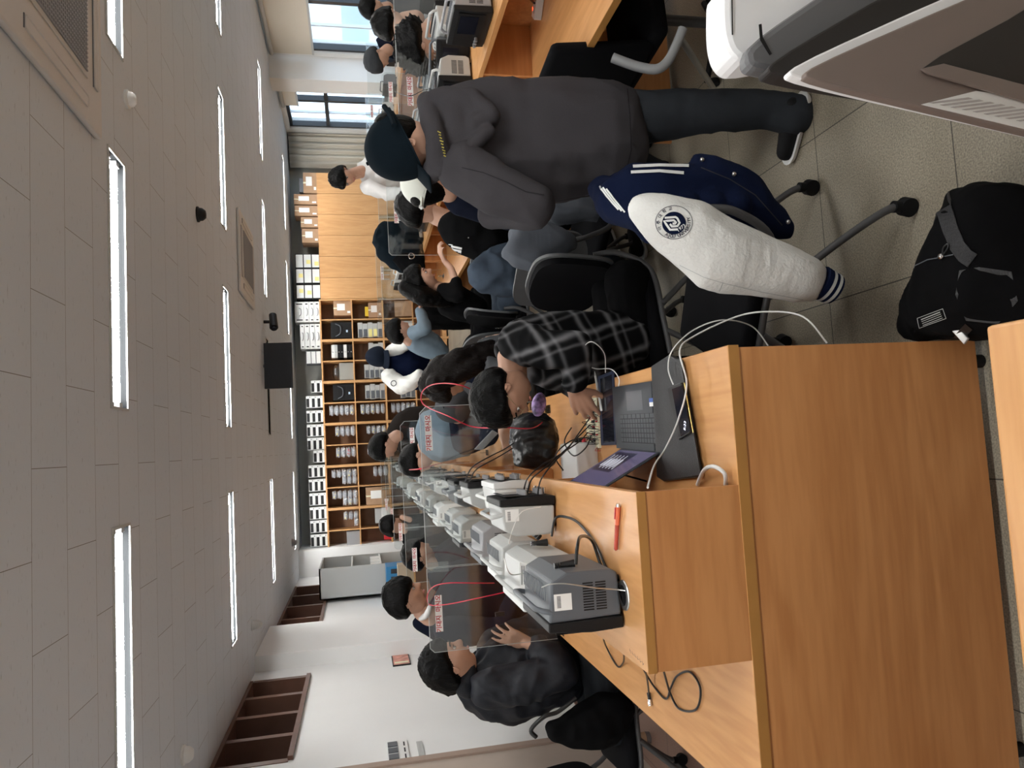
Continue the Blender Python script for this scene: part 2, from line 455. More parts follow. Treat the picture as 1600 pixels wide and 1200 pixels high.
def facade(name, sc_, c):
    m = bpy.data.materials.new(name); m.use_nodes = True; nt = m.node_tree; b = nt.nodes['Principled BSDF']; tc = nt.nodes.new('ShaderNodeTexCoord')
    mp = nt.nodes.new('ShaderNodeMapping'); mp.inputs['Rotation'].default_value = (PI/2, 0, .9)
    br = nt.nodes.new('ShaderNodeTexBrick'); br.offset = 0; br.inputs['Scale'].default_value = sc_; br.inputs['Brick Width'].default_value = 1.3; br.inputs['Row Height'].default_value = 1.7; br.inputs['Mortar Size'].default_value = .32
    br.inputs['Color1'].default_value = (.22, .36, .42, 1); br.inputs['Color2'].default_value = (.34, .48, .52, 1); br.inputs['Mortar'].default_value = (*c, 1)
    nt.links.new(tc.outputs['Object'], mp.inputs[0]); nt.links.new(mp.outputs[0], br.inputs[0]); nt.links.new(br.outputs[0], b.inputs['Base Color'])
    return m


for (x, y, sx_, sy_, h, lab, s_) in ((22, 24, 8, 10, 9, 'pale blue-grey apartment block seen through the far window', 1), (19, 12, 6, 8, 7, 'pale grey building with rows of windows outside the larger window', .8), (30, 38, 14, 10, 13, 'tall pale block rising behind the others outside', .6)):
    t = thing('building_exterior', lab, 'building', (x, y, -6))
    q = MB().b2((x-sx_/2, y-sy_/2, -6), (x+sx_/2, y+sy_/2, h))
    q.done('facade', facade('facade', s_, (.60, .64, .67)), t)
    MB().b2((x-sx_/2-.3, y-sy_/2-.3, h), (x+sx_/2, y+sy_/2, h+.3)).done('roof_slab', OUTW, t)
struct('ground_outside', MB().b2((XR+1, -10, -6.2), (60, 60, -6)), mat('street', (.3, .31, .32), .9))

# ------------------------------------------------------------------ ceiling lights
TUBEM = mat('lamp_tube', (1, 1, .98), .3, emit=TUBE)
TUBEOFF = mat('unlit_tube', (.55, .55, .54), .3)
REFL = mat('lamp_reflector', (.016, .017, .018), .6, 0, spec=0.0)


def light(a, b, y, label, on=True):
    t = thing('ceiling_light', label, 'light', ((a+b)/2, y, ZC), 'recessed twin-tube ceiling lights')
    w2 = LW/2-.006; h = MB()
    a += .004; b -= .004
    prof = [(-w2, 0), (-w2, .075), (-.03, .045+.05), (0, .05), (.03, .095), (w2, .075), (w2, 0)]
    for i in range(len(prof)-1):
        (p, z0), (q, z1) = prof[i], prof[i+1]
        h._add([(a, y+p, ZC+z0), (b, y+p, ZC+z0), (b, y+q, ZC+z1), (a, y+q, ZC+z1)], [(0, 1, 2, 3)])
    for xx in (a, b): h._add([(xx, y+p, ZC+z) for p, z in prof], [tuple(range(7))])
    h.done('reflector', REFL, t, fixn=False)
    rim = MB(); e = .012
    for lo, hi in (((a-e, y-w2-e), (b+e, y-w2)), ((a-e, y+w2), (b+e, y+w2+e)), ((a-e, y-w2), (a, y+w2)), ((b, y-w2), (b+e, y+w2))):
        rim.b2((*lo, ZC-.006), (*hi, ZC+.0))
    rim.done('rim', 'lgrey', t)
    for s in (-1, 1):
        MB().cyl((a+.03, y+s*.062, ZC+.028), (b-.03, y+s*.062, ZC+.028), .0145, n=12).done('tube', TUBEM if on else TUBEOFF, t, smooth=True)
        for xx in (a+.012, b-.012): MB().box((xx, y+s*.062, ZC+.03), (.024, .045, .04)).done('lamp_holder', 'mgrey', t)


rown = ['nearest row overhead', 'second row from the camera', 'third row from the camera', 'farthest row']
coln = ['leftmost', 'left of centre', 'right of centre', 'rightmost']
for j, y in enumerate([.76]+LY):
    for i, (a, b) in enumerate(LX):
        if j == 0 and i == 0: pass
        on = not (j == 3 and i == 1)
        lab = 'unlit twin-tube ceiling fixture behind the hanging monitor' if not on else ('lit twin-tube recessed ceiling light, %s, %s' % (rown[j-1], coln[i]) if j else 'lit twin-tube recessed ceiling light above the photographer')
        light(a, b, y, lab, on)

# ------------------------------------------------------------------ lab benches
ORD = ['first', 'second', 'third', 'fourth', 'fifth', 'sixth', 'seventh', 'eighth', 'ninth', 'tenth', 'eleventh', 'twelfth', 'thirteenth', 'fourteenth', 'fifteenth']


def bench(x0, x1, s0, s1, y0, y1, label, endpanel=False):
    t = thing('lab_bench', label, 'bench', ((x0+x1)/2, y0, 0))
    g = .0015
    MB().b2((x0, y0, .7205), (x1, y1-g, .75)).done('tabletop', 'wood_y', t, bevel=.002)
    e = MB()
    e.b2((x0-.0015, y0-.0015, .7215), (x1+.0015, y0, .749))
    e.done('edge_band', 'edge', t)
    e = MB(); e.b2((x0-.0015, y0, .7215), (x0, y1-g, .749)); e.done('edge_band', 'edge', t)
    e = MB(); e.b2((x1, y0, .7215), (x1+.0015, y1-g, .749)); e.done('edge_band', 'edge', t)
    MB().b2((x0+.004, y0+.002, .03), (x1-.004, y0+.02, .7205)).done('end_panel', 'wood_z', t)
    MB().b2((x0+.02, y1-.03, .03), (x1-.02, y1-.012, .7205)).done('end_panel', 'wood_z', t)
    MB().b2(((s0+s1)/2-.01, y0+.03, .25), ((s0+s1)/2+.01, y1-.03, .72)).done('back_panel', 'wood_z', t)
    for yy in (y0+.02, y1-.04):
        for xx in (x0+.06, x1-.06): MB().cyl((xx, yy, 0), (xx, yy, .03), .018).done('foot', 'rubber', t)
    # raised instrument shelf
    MB().b2((s0, y0, .992), (s1, y1-g, 1.015)).done('shelf_top', 'wood_y', t, bevel=.001)
    MB().b2((s0-.001, y0-.0015, .9925), (s1+.001, y0, 1.0145)).done('shelf_edge_band', 'edge', t)
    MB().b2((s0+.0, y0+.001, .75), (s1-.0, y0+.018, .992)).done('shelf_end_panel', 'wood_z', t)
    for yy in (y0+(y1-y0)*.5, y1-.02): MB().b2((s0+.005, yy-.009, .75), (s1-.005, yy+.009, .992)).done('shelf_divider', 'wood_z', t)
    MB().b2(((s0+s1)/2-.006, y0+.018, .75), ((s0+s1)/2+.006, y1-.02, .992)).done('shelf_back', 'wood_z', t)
    return t


AX0, AX1, AS0, AS1 = -.925, .207, -.552, -.135
AY = [1.665, 3.455, 5.255, 7.055, 8.855, 10.655]
lab = ['nearest bench in the middle of the room, its wide wooden end panel facing the camera', 'second bench of the middle row, behind the nearest clear partition', 'third bench of the middle row', 'fourth bench of the middle row', 'farthest bench of the middle row, before the bookcase']
for k in range(5): bench(AX0, AX1, AS0, AS1, AY[k], AY[k+1], lab[k])
BX0, BX1, BS0, BS1 = 1.47, 2.62, 1.77, 2.30
BY = [1.70, 3.40, 5.20, 7.00, 8.80]
lab = ['nearest bench of the right-hand row, open shelf compartments towards the aisle', 'second bench of the right-hand row, behind the person in the hoodie', 'third bench of the right-hand row', 'farthest bench of the right-hand row']
for k in range(4): bench(BX0, BX1, BS0, BS1, BY[k], BY[k+1], lab[k])
bench(3.95, 5.1, 4.30, 4.75, 7.2, 9.0, 'first bench of the window row, plain wooden shelf end towards the camera')
bench(3.95, 5.1, 4.30, 4.75, 9.0, 10.5, 'second bench of the window row by the column')
t = thing('table', 'pale wooden table top cut off by the bottom edge, nearest the camera', 'table', (-.9, .6, 0))
c = MB(); R_ = .012
c.b2((-2.0, .30, .725), (.13, .905, .75), bev=.006); c.done('tabletop', 'wood_x', t)
for xx in (-1.95, .05): MB().b2((xx, .33, 0), (xx+.03, .87, .725)).done('end_panel', 'wood_z', t)
MB().b2((-1.92, .33, .25), (.05, .35, .725)).done('modesty_panel', 'wood_z', t)


# ------------------------------------------------------------------ clear partitions with notices
def sheet(pts, y, th=.003):
    return MB().prism([(x, y-th/2, z) for x, z in pts], (0, th, 0))


def partition(x0, x1, s0, s1, y, label, signs, near=False, zt=1.368):
    t = thing('clear_partition', label, 'partition', ((x0+x1)/2, y, .75), 'clear partitions across the benches')
    parts = [[(x0, .77), (s0-.005, .77), (s0-.005, zt), (x0+.02, zt), (x0, zt-.02)], [(s0, 1.017), (s1, 1.017), (s1, zt), (s0, zt)], [(s1+.005, .77), (x1, .77), (x1, zt-.03), (x1-.03, zt), (s1+.005, zt)]]
    for p in parts:
        o = sheet(p, y).done('clear_sheet', 'clear', t)
        e = MB(); n = len(p)
        for i in range(n):
            a, b = p[i], p[(i+1) % n]
            if abs(a[1]-b[1]) < .002 and a[1] < 1.1: continue
            e.cyl((a[0], y, a[1]), (b[0], y, b[1]), .0013, n=5)
        e.done('edge_glint', 'edgec', o)
    for xx in (x0+.04, s0-.07, s1+.07, x1-.04):
        f = MB().prism([(xx-.0015, y-.05, .7505), (xx-.0015, y+.05, .7505), (xx-.0015, y+.012, .80), (xx-.0015, y-.012, .80)], (.003, 0, 0))
        f.b2((xx-.02, y-.05, .7505), (xx+.02, y+.05, .7535)); f.done('foot', 'plas', t)
    for xx in (s0, s1):
        c = MB(); c.b2((xx-.022, y-.006, zt-.10), (xx+.022, y-.003, zt-.004)).b2((xx-.022, y+.003, zt-.10), (xx+.022, y+.006, zt-.004)); c.done('joining_clip', 'clear', t)
    for sx0, zc in signs:
        b = MB().b2((sx0, y-.0035, zc-.0165), (sx0+.163, y-.002, zc+.0165)).done('notice_strip', 'paper', t)
        text('notice_text', '기대지  마시오', .0275, 'redink', b, (sx0+.0815, y-.0042, zc), bold=.0006)
    return t


sg = lambda a: a
names = ['first', 'second', 'third', 'fourth', 'fifth']
for k, y in enumerate(AY[1:]):
    partition(AX0-.008, AX1-.02, AS0, AS1, y, 'clear partition with two red-lettered notices, %s on the middle bench row' % names[k],
              [(-.842, 1.322), (-.018, 1.33)] if k == 0 else [(-.858, 1.30), (-.022, 1.28)], zt=1.368 if k == 0 else 1.36)
for k, y in enumerate([3.92, 5.6, 7.3, 8.75]):
    partition(BX0, BX1+.3 if k == 1 else BX1, BS0, BS1, y, 'clear partition with notices, %s on the right-hand bench row' % names[k],
              [(1.86, 1.30)] if k == 0 else [(1.72, 1.30), (2.68, 1.30)] if k == 1 else [(1.90, 1.29)] if k == 2 else [(2.0, 1.3)])
for k, y in enumerate([9.0, 10.4]):
    partition(3.95, 5.1, 4.30, 4.75, y, 'clear partition with a notice, %s on the window bench row' % names[k], [(4.1, 1.33)])


# ------------------------------------------------------------------ bench instruments
def rotm(rz): return Matrix.Rotation(rz, 3, 'Z')


def scope(label, x, y, s=1, body='lgrey', front='black', wid=.31, dep=.145, h=.175, z=1.015, cat='oscilloscope', name='oscilloscope', sticker=True, handle=True, vents=True, group=None, rz=0, slant=.03, knobs=True, simple=False):
    """boxy bench instrument lying along the shelf; its front looks towards s along x; the near side faces the camera"""
    t = thing(name, label, cat, (x, y, z), group, rz)
    xb, xf = -s*dep/2, s*dep/2
    bm = MB()
    bm.prism([(xb+s*.01, 0, .012), (xf-s*.035, 0, .008), (xf-s*.03, 0, h), (xb+s*.02, 0, h-.01), (xb, 0, h-.05), (xb, 0, .03)], (0, wid, 0))
    bm.done('casing', body, t, bevel=.006, world=False)
    fm = MB(); fm.prism([(xf-s*.034, -.004, .006), (xf-s*.004, -.004, .004), (xf, -.004, h*.45), (xf-s*.008, -.004, h+.003), (xf-s*.03, -.004, h+.003)], (0, wid+.008, 0))
    fr = fm.done('front_bezel', body if front == 'black' and body == 'white' else front, t, bevel=.004, world=False)
    MB().b2((min(xf, xf+s*.0012), .012, .03), (max(xf, xf+s*.0012), wid-.012, h-.02)).done('control_panel', 'black', fr, world=False)
    MB().b2((min(xf+s*.001, xf+s*.0025), wid*.40 if s > 0 else .03, .06), (max(xf+s*.001, xf+s*.0025), wid-.03 if s > 0 else wid*.6, h-.03)).done('display', 'screen', fr, world=False)
    if knobs:
        for i in range(3 if simple else 5):
            yy = .03+i*wid*.09 if s > 0 else wid-.03-i*wid*.09
            for zz in ((.05,) if simple else (.045, .10)):
                MB().cyl((xf, yy, zz), (xf+s*.018, yy, zz), .0085 if zz > .06 else .007, n=14).done('knob', 'mgrey', fr, smooth=True, world=False)
        if not simple:
            for i in range(4): MB().cyl((xf, wid*.3+i*.04, .022), (xf+s*.02, wid*.3+i*.04, .022), .006, n=10).done('connector', 'chrome', fr, smooth=True, world=False)
    if vents:
        v = MB()
        for i in range(11):
            for j in range(2):
                xx = xb+s*(.028+i*.0065); v.b2((min(xx, xx+s*.003), -.0009, .045+j*.033), (max(xx, xx+s*.003), .0005, .072+j*.033))
        v.done('side_vent', 'black', t, world=False)
        v = MB()
        for i in range(14): v.b2((min(xb+s*.03, xb+s*.07), .03+i*.018, h-.001), (max(xb+s*.03, xb+s*.07), .036+i*.018, h+.0008))
        v.done('top_vent', 'dgrey', t, world=False)
    if handle:
        hm = MB()
        a0 = V((xf-s*.055, .006, h-.012)); a1 = V((xf-s*.055, wid-.006, h-.012)); up = V((-s*.01, 0, .04))
        hm.tube([a0, a0+up*.6, a0+up+V((0, .02, 0)), a1+up-V((0, .02, 0)), a1+up*.6, a1], .007, 8, smooth=False)
        hm.done('handle', body, t, smooth=True, world=False)
    if sticker:
        st = MB().b2((min(xb+s*.05, xb+s*.09), -.0012, h-.06), (max(xb+s*.05, xb+s*.09), 0.0003, h-.015)).done('asset_sticker', 'paper', t, world=False)
        q = MB()
        for i in range(9): q.b2((min(xb+s*.055, xb+s*.055)+s*(i*.0033), -.0016, h-.032), (min(xb+s*.055, xb+s*.055)+s*(i*.0033+.0016), -.0011, h-.022))
        q.done('barcode', 'ink', st, world=False)
    for yy in (.03, wid-.03):
        for xx in (xb+s*.03, xf-s*.03): MB().cyl((xx, yy, 0), (xx, yy, .014), .009, n=10).done('foot', 'rubber', t, world=False)
    return t


scope('dark grey oscilloscope with slotted side vents nearest the shelf end, black front facing left', -.405, 1.80, -1, 'dgrey', 'black', .29, .15, .195)
s2 = scope('white oscilloscope with a big barcode sticker, behind the dark grey one', -.425, 2.16, -1, 'lgrey', 'white', .31, .16, .18, sticker=False, vents=False)
lab_ = MB().prism([W(a, b, Y=2.1588) for a, b in ((812, 879), (833, 882), (835, 921), (813, 922))], (0, .001, 0)).done('asset_sticker', 'paper', s2)
for k_ in range(9): MB().prism([W(a, b, Y=2.1580) for a, b in ((829, 884+k_*3.6), (832, 884+k_*3.6), (832, 886+k_*3.6), (829, 886+k_*3.6))], (0, .0006, 0)).done('barcode_bar', 'ink', lab_)
for k_ in range(4): MB().prism([W(a, b, Y=2.1580) for a, b in ((815+k_*3.2, 884), (816+k_*3.2, 884), (816+k_*3.2, 914-k_*5), (815+k_*3.2, 914-k_*5))], (0, .0006, 0)).done('print_line', 'ink', lab_)
scope('light grey instrument with black knob panel facing right, nearest on the right of the shelf', -.245, 2.40, 1, 'lgrey', 'black', .25, .13, .19, vents=False)
scope('black-fronted function generator with white side wings, tilted beside the light grey instrument', -.215, 2.78, 1, 'white', 'black', .28, .14, .14, cat='function generator', name='function_generator', vents=False, sticker=False)
scope('light grey instrument with hooked bracket at its top, just before the first partition', -.215, 3.12, 1, 'lgrey', 'black', .26, .12, .19, vents=False, sticker=False)
scope('white instrument with a pointed handle, left side of shelf before the first partition', -.43, 2.62, -1, 'lgrey', 'white', .27, .15, .16, sticker=False)
scope('mid grey oscilloscope with white folding handle behind the white pointed one', -.42, 3.02, -1, 'mgrey', 'dgrey', .29, .16, .165, sticker=False)
k = 0
bodies = ['lgrey', 'white', 'dgrey', 'lgrey', 'mgrey']
for b in range(1, 5):
    for i in range(3):
        for s in (-1, 1):
            if b > 2 and i == 2: continue
            bt = bodies[(b*5+i*3+(s+1)) % 5]; yy = AY[b]+.12+i*.52+(.1 if s > 0 else 0)
            scope('%s instrument, %s side of shelf, %s along, %s middle bench' % ({'lgrey': 'light grey', 'white': 'white', 'dgrey': 'dark grey', 'mgrey': 'mid grey'}[bt], 'left' if s < 0 else 'right', ORD[i], ORD[b]),
                  -.43 if s < 0 else -.24, yy, s, bt, 'black', .27, .14, .16+.02*((i+b) % 2), sticker=b == 1, vents=b < 3, simple=True, cat='instrument', name='bench_instrument', group='instruments further down the middle bench shelf')
for b in range(4):
    for i in range(3):
        for s in (-1, 1):
            yy = BY[b]+.15+i*.55
            if b == 0 and i < 2: continue
            bt = bodies[(b*3+i*2+(s+1)) % 5]
            scope('%s instrument, %s side of shelf, %s along, %s right-hand bench' % ({'lgrey': 'light grey', 'white': 'white', 'dgrey': 'dark grey', 'mgrey': 'mid grey'}[bt], 'left' if s < 0 else 'right', ORD[i], ORD[b]),
                  1.89 if s < 0 else 2.18, yy, s, bt, 'black', .27, .14, .17, sticker=False, vents=b < 2, simple=True, cat='instrument', name='bench_instrument', group='instruments on the right-hand bench shelf')
for i in range(4):
    scope('small %s instrument on the window bench, %s from its near end' % (['pale grey', 'white', 'dark grey', 'light grey'][i], ORD[i]), 4.52, 7.35+i*.75, -1, ['lgrey', 'white', 'dgrey', 'lgrey'][i], 'black', .28, .16, .17, sticker=False, vents=False, simple=True, cat='instrument', name='bench_instrument')
# big dark instrument at the right-hand bench, turned towards the camera
P0 = W(733, 60, Z=1.02)
t = scope('large dark instrument with display, turned to the camera on the right-hand bench', P0.x+.02, P0.y+.05, -1, 'dgrey', 'black', .36, .16, .17, cat='oscilloscope', rz=math.radians(52), simple=False, sticker=False)

# ------------------------------------------------------------------ near shelf: pen, plugs, cords, grommet
t = thing('pen', 'orange-red gel pen lying across the near end of the raised shelf', 'pen', (W(965, 825, Z=1.02)))
p0, p1 = W(966, 787, Z=1.0215), W(962, 860, Z=1.0215); d = (p1-p0)
MB().cyl(p0+d*.42, p0+d*.97, .0055, .0052, 14).done('barrel', mat('pen_barrel', (.55, .09, .06), .25), t, smooth=True)
MB().cyl(p0+d*.06, p0+d*.44, .0062, .0062, 14).done('cap', mat('pen_cap', (.85, .20, .10), .3), t, smooth=True)
MB().cyl(p0, p0+d*.06, .0045, .006, 12).done('button', 'chrome', t, smooth=True)
MB().cyl(p0+d*.97, p1, .0052, .0018, 12).done('tip', 'redink', t, smooth=True)
MB().box((p0+d*.2+V((0, 0, .0075))), (.004, .03, .002), rotm(math.atan2(d.y, d.x)-PI/2)).done('clip', 'red', t)
G = W(975, 930, Z=1.016)
t = thing('cable_grommet', 'round brushed cable grommet in the shelf near its end', 'grommet', G)
MB().lathe(G, [(.026, .0005), (.026, .004), (.036, .003), (.038, 0), (.026, .0005)], 40).done('ring', 'steel', t, smooth=True)
MB().cyl(G+V((0, 0, .0001)), G+V((0, 0, .0008)), .026, n=32).done('opening', 'black', t)
for lab_, pts, r_ in (('thick black power cord from the dark grey oscilloscope into the grommet', [W(900, 880, Z=1.15), W(902, 855, Z=1.16), W(908, 838, Z=1.12), W(925, 845, Z=1.05), W(940, 885, Z=1.03), W(958, 905, Z=1.025), W(973, 924, Z=1.014)], .0042),
                      ('black power cord from the white oscilloscope across the shelf into the grommet', [W(862, 838, Z=1.08), W(868, 810, Z=1.06), W(885, 808, Z=1.03), W(905, 818, Z=1.022), W(930, 850, Z=1.021), W(950, 893, Z=1.022), W(976, 934, Z=1.014)], .004)):
    t = tag(MB().tube(pts, r_, 10).done('cable', 'blackw', smooth=True), lab_, 'cable')
for q, lab_ in (((888, 882, 1.13), 'black power plug in the top of the dark grey oscilloscope'), ((848, 848, 1.09), 'black power plug behind the white oscilloscope')):
    p = W(q[0], q[1], Z=q[2]); t = thing('power_plug', lab_, 'plug', p)
    MB().cyl(p+V((0, 0, -.015)), p+V((0, 0, .02)), .012, .008, 12).done('body', 'blackw', t, smooth=True)
    c = MB(); [c.cyl(p+V((0, 0, .02+i*.005)), p+V((0, 0, .023+i*.005)), .0075, n=12) for i in range(4)]; c.done('strain_relief', 'blackw', t, smooth=True)
# steel security cables and padlock
tag(MB().tube([W(978, 923, Z=1.018), W(960, 921, Y=1.785), W(932, 919, Y=1.78), W(905, 915, Y=1.78), W(882, 912, Y=1.78), W(860, 913, Y=1.785), W(846, 918, Y=1.79)], .0017, 6).done('security_cable', 'steel', smooth=True), 'thin steel security cable across the vented side of the dark grey oscilloscope', 'cable')
tag(MB().tube([W(836, 900, Y=2.13), W(820, 896, Y=2.13), W(800, 898, Y=2.13), W(792, 888, Y=2.13), W(788, 872, Y=2.15)], .0017, 6).done('security_cable', 'steel', smooth=True), 'thin steel cable on the side of the white barcode-labelled oscilloscope', 'cable')
p = W(834, 832, Z=1.08); t = thing('padlock', 'black combination cable lock hanging beside the light grey instrument', 'padlock', p)
MB().cyl(p+V((-.02, 0, -.02)), p+V((.02, 0, .02)), .011, n=16).done('body', 'blackw', t, smooth=True)
for i in range(4):
    q = p+V((-.012+i*.008, 0, -.012+i*.008)); MB().cyl(q-V((.001, 0, .001)), q+V((.001, 0, .001)), .0125, n=16).done('dial', 'mgrey', t, smooth=True)

# ------------------------------------------------------------------ right side of the near bench
DZ = .7502


def slab(name, quad, z, th, m, parent, bev=.002):
    pts = [W(a, b, Z=z) for a, b in quad]
    return MB().prism(pts, (0, 0, th)).done(name, m, parent, bevel=bev)


pq = [(1024, 572), (1052, 554), (1068, 561), (1101, 745), (1044, 752), (1033, 745)]
t = thing('laptop_sleeve', 'black leather laptop sleeve with slanted flap lying at the bench corner', 'sleeve', W(1060, 655, Z=.75))
slab('body', pq, DZ, .016, mat('black_leather', (.016, .016, .018), .38, bump=.25, bscale=350), t, .005)
slab('flap', [(1040, 600), (1059, 560), (1064, 562), (1096, 742), (1082, 744)], DZ+.0165, .002, MATS['black_leather'], t, .001)
t = thing('smartphone', 'black smartphone with a lit clock lying on the leather sleeve, charging', 'phone', W(1065, 640, Z=.77))
ph = [(1046, 606), (1068, 597), (1082, 676), (1064, 687)]
o = slab('case', ph, .7695, .009, mat('phone_case', (.02, .02, .022), .35), t, .003)
inn = [(1050, 608), (1066, 602), (1079, 673), (1064, 682)]
o = slab('screen', inn, .7787, .0006, 'screen', t, 0)
gl = MB().tube([W(1069, 598, Z=.776), W(1083, 676, Z=.776)], .0016, 6, smooth=False).done('gold_edge', mat('gold_trim', (.55, .42, .15), .3, .8), t)
cxy = (W(1071, 661, Z=.7795)+W(1071, 672, Z=.7795))/2
axd = (W(1069, 664, Z=.78)-W(1066, 676, Z=.78)).normalized()
LIT = mat('lit_digits', (.8, .82, .95), .4, emit=1.2)
pa, pb = W(1070, 672, Z=.7795), W(1071, 656, Z=.7795); rd = (W(1074, 656, Z=.7795)-W(1073, 671, Z=.7795)).normalized()
dn = V((0, 0, 1)).cross(rd)
text('clock_digits', '5:33', .016, LIT, t, W(1070, 665, Z=.7797), rd, dn, ext=.0001)
t = thing('laptop', 'open dark grey laptop, keyboard towards the right, screen leaning on the shelf riser', 'laptop', W(995, 650, Z=.75))
lp = [(962, 605), (1024, 595), (1029, 706), (969, 700)]
base = slab('base', lp, DZ, .014, mat('laptop_metal', (.045, .052, .06), .42, .3), t, .002)
p = [W(a, b, Z=DZ+.0142) for a, b in lp]
ux = (p[1]-p[0]); vx = (p[3]-p[0])


def on(u_, v_, dz=.0): return p[0]+ux*u_+vx*v_+V((0, 0, dz))


def patch(name, u0, u1, v0, v1, th, m, par, bev=0):
    return MB().prism([on(u0, v0), on(u1, v0), on(u1, v1), on(u0, v1)], (0, 0, th)).done(name, m, par, bevel=bev)


patch('touchpad', .27, .67, .10, .40, .0004, mat('touchpad', (.055, .06, .072), .3), base)
patch('key_well', .06, .94, .455, .905, .0003, 'black', base)
KEYM = mat('laptop_key', (.055, .06, .068), .45)
for r_ in range(6):
    v0 = .46+r_*.074; n = 13 if r_ else 8
    for c_ in range(n):
        u0 = .07+c_*.862/n
        kk = MB().prism([on(u0, v0, .0003), on(u0+.83/n-.006, v0, .0003), on(u0+.83/n-.006, v0+.062, .0003), on(u0, v0+.062, .0003)], (0, 0, .0016)).done('key', KEYM, base)
patch('sticker', .83, .94, .24, .30, .0003, mat('blue_sticker', (.05, .12, .42), .4), base)
patch('sticker', .83, .94, .30, .36, .0003, 'paper', base)
ha, hb = on(.02, 1.0, -.004), on(.98, 1.0, -.004)
ta, tb = W(892, 751, Y=ha.y+.02), W(950, 757, Y=hb.y+.02)
ta = ha+V((-.105, .02, .195)); tb = hb+V((-.105, .02, .195))
nn = (hb-ha).cross(ta-ha).normalized()*-.006
if nn.x > 0: nn = -nn
lid = MB().prism([ha, hb, tb, ta], nn).done('lid', MATS['laptop_metal'], t, bevel=.002)
nin = nn.normalized()*.0008
if nin.x < 0: nin = -nin
LS = mat('laptop_display', (.075, .065, .12), .15, emit=.5)
lerp = lambda a, b, k_: a+(b-a)*k_
def lidp(u_, v_, off=1): return lerp(lerp(ha, hb, u_), lerp(ta, tb, u_), v_)+nin*off
MB().prism([lidp(.03, .06), lidp(.97, .06), lidp(.97, .95), lidp(.03, .95)], nin*.3).done('display', LS, lid)
MB().prism([lidp(.08, .12, 1.4), lidp(.62, .12, 1.4), lidp(.62, .62, 1.4), lidp(.08, .62, 1.4)], nin*.2).done('window', mat('display_dark', (.02, .02, .045), .2, emit=.3), lid)
o = MB()
for i in range(5): o.tube([lidp(.12+.09*i, .2, 1.9), lidp(.16+.09*i, .5, 1.9), lidp(.2+.08*i, .3, 1.9), lidp(.22+.09*i, .55, 1.9)], .0008, 4)
o.done('plot_traces', mat('display_lines', (.5, .5, .55), .4, emit=.6), lid)
t = thing('tablet', 'black tablet lying beside the laptop with a white stylus across it', 'tablet', W(950, 640, Z=.75))
tq = [(937, 588), (960, 579), (965, 695), (942, 696)]
slab('body', tq, DZ, .008, mat('navy_tablet_case', (.02, .03, .065), .4), t, .002)
slab('screen', [(938, 592), (956, 585), (960, 690), (943, 692)], DZ+.0083, .0005, 'screen', t, 0)
t = thing('stylus', 'white stylus pen resting on the tablet', 'stylus', W(935, 610, Z=.77))
a_, b_ = W(929, 580, Z=.775), W(940, 642, Z=.766)
MB().cyl(a_+(b_-a_)*.12, b_, .0045, n=14).done('barrel', 'white', t, smooth=True); MB().cyl(a_, a_+(b_-a_)*.12, .0008, .0045, 14).done('tip', 'lgrey', t, smooth=True)
# breadboard with parts
BB = [(917, 622), (936, 621), (940, 700), (921, 701)]


def breadboard(label, quad, z=DZ, n=34, ext=None):
    t = thing('breadboard', label, 'breadboard', sum((W(a, b, Z=z) for a, b in quad), V())/4)
    bs = slab('board', quad, z, .009, 'cream', t, .001)
    q = [W(a, b, Z=z+.0092) for a, b in quad]
    at2 = lambda u_, v_: q[0]+(q[1]-q[0])*u_+(q[3]-q[0])*v_
    MB().prism([at2(.47, .02), at2(.53, .02), at2(.53, .98), at2(.47, .98)], (0, 0, .0002)).done('centre_groove', 'mgrey', t)
    rnd = random.Random(len(label))
    for i in range(7):
        a0, b0 = at2(.38, .1+i*.12), at2(.62, .1+i*.12)
        c = (a0+b0)/2+V((0, 0, .004)); MB().box(c, (.011, .02, .006), rotm(0)).done('chip', 'black', t)
    for i in range(n):
        v_ = rnd.uniform(.08, .95); u0 = rnd.uniform(.05, .9); e = at2(u0, v_); l_ = at2(rnd.uniform(0, 1), min(1, max(0, v_+rnd.uniform(-.15, .15))))
        mid = (e+l_)/2+V((rnd.uniform(-.01, .01), rnd.uniform(-.01, .01), rnd.uniform(.012, .04)))
        MB().tube([e, mid, l_], .0009, 5).done('jumper_wire', 'blackw' if rnd.random() < .75 else 'redw', t, smooth=True)
    for i in range(3):
        e = at2(.85, .2+.25*i); MB().ell(e+V((0, 0, .008)), (.003, .003, .005), None, 10, 6).done('led', 'red', t, smooth=True)
    return t


breadboard('cream breadboard crowded with black jumper wires beside the tablet', BB, n=60)
breadboard('cream breadboard half hidden behind the plaid shirt wearer', [(788, 655), (800, 650), (812, 690), (798, 694)], n=25)
t = thing('power_supply', 'small white bench power supply against the shelf riser behind the laptop', 'power supply', W(905, 725, Z=.75))
c0 = W(945, 722, Z=DZ)
sl = MB().b2((c0.x-.085, c0.y+.07, DZ), (c0.x+.075, c0.y+.30, DZ+.09), bev=.008); sl.done('casing', 'white', t)
MB().b2((c0.x+.075, c0.y+.08, DZ+.01), (c0.x+.078, c0.y+.28, DZ+.08)).done('front_panel', 'lgrey', t)
for i in range(3): MB().cyl((c0.x+.078, c0.y+.12+i*.05, DZ+.04), (c0.x+.094, c0.y+.12+i*.05, DZ+.04), .008, n=12).done('terminal', 'black' if i else 'red', t, smooth=True)
t = tag(MB().b2(W(830, 612, Z=DZ), W(836, 640, Z=DZ)+V((0, 0, .012))).done('ruler_block', 'black'), 'flat black plastic block lying on the desk before the plaid shirt wearer', 'block')
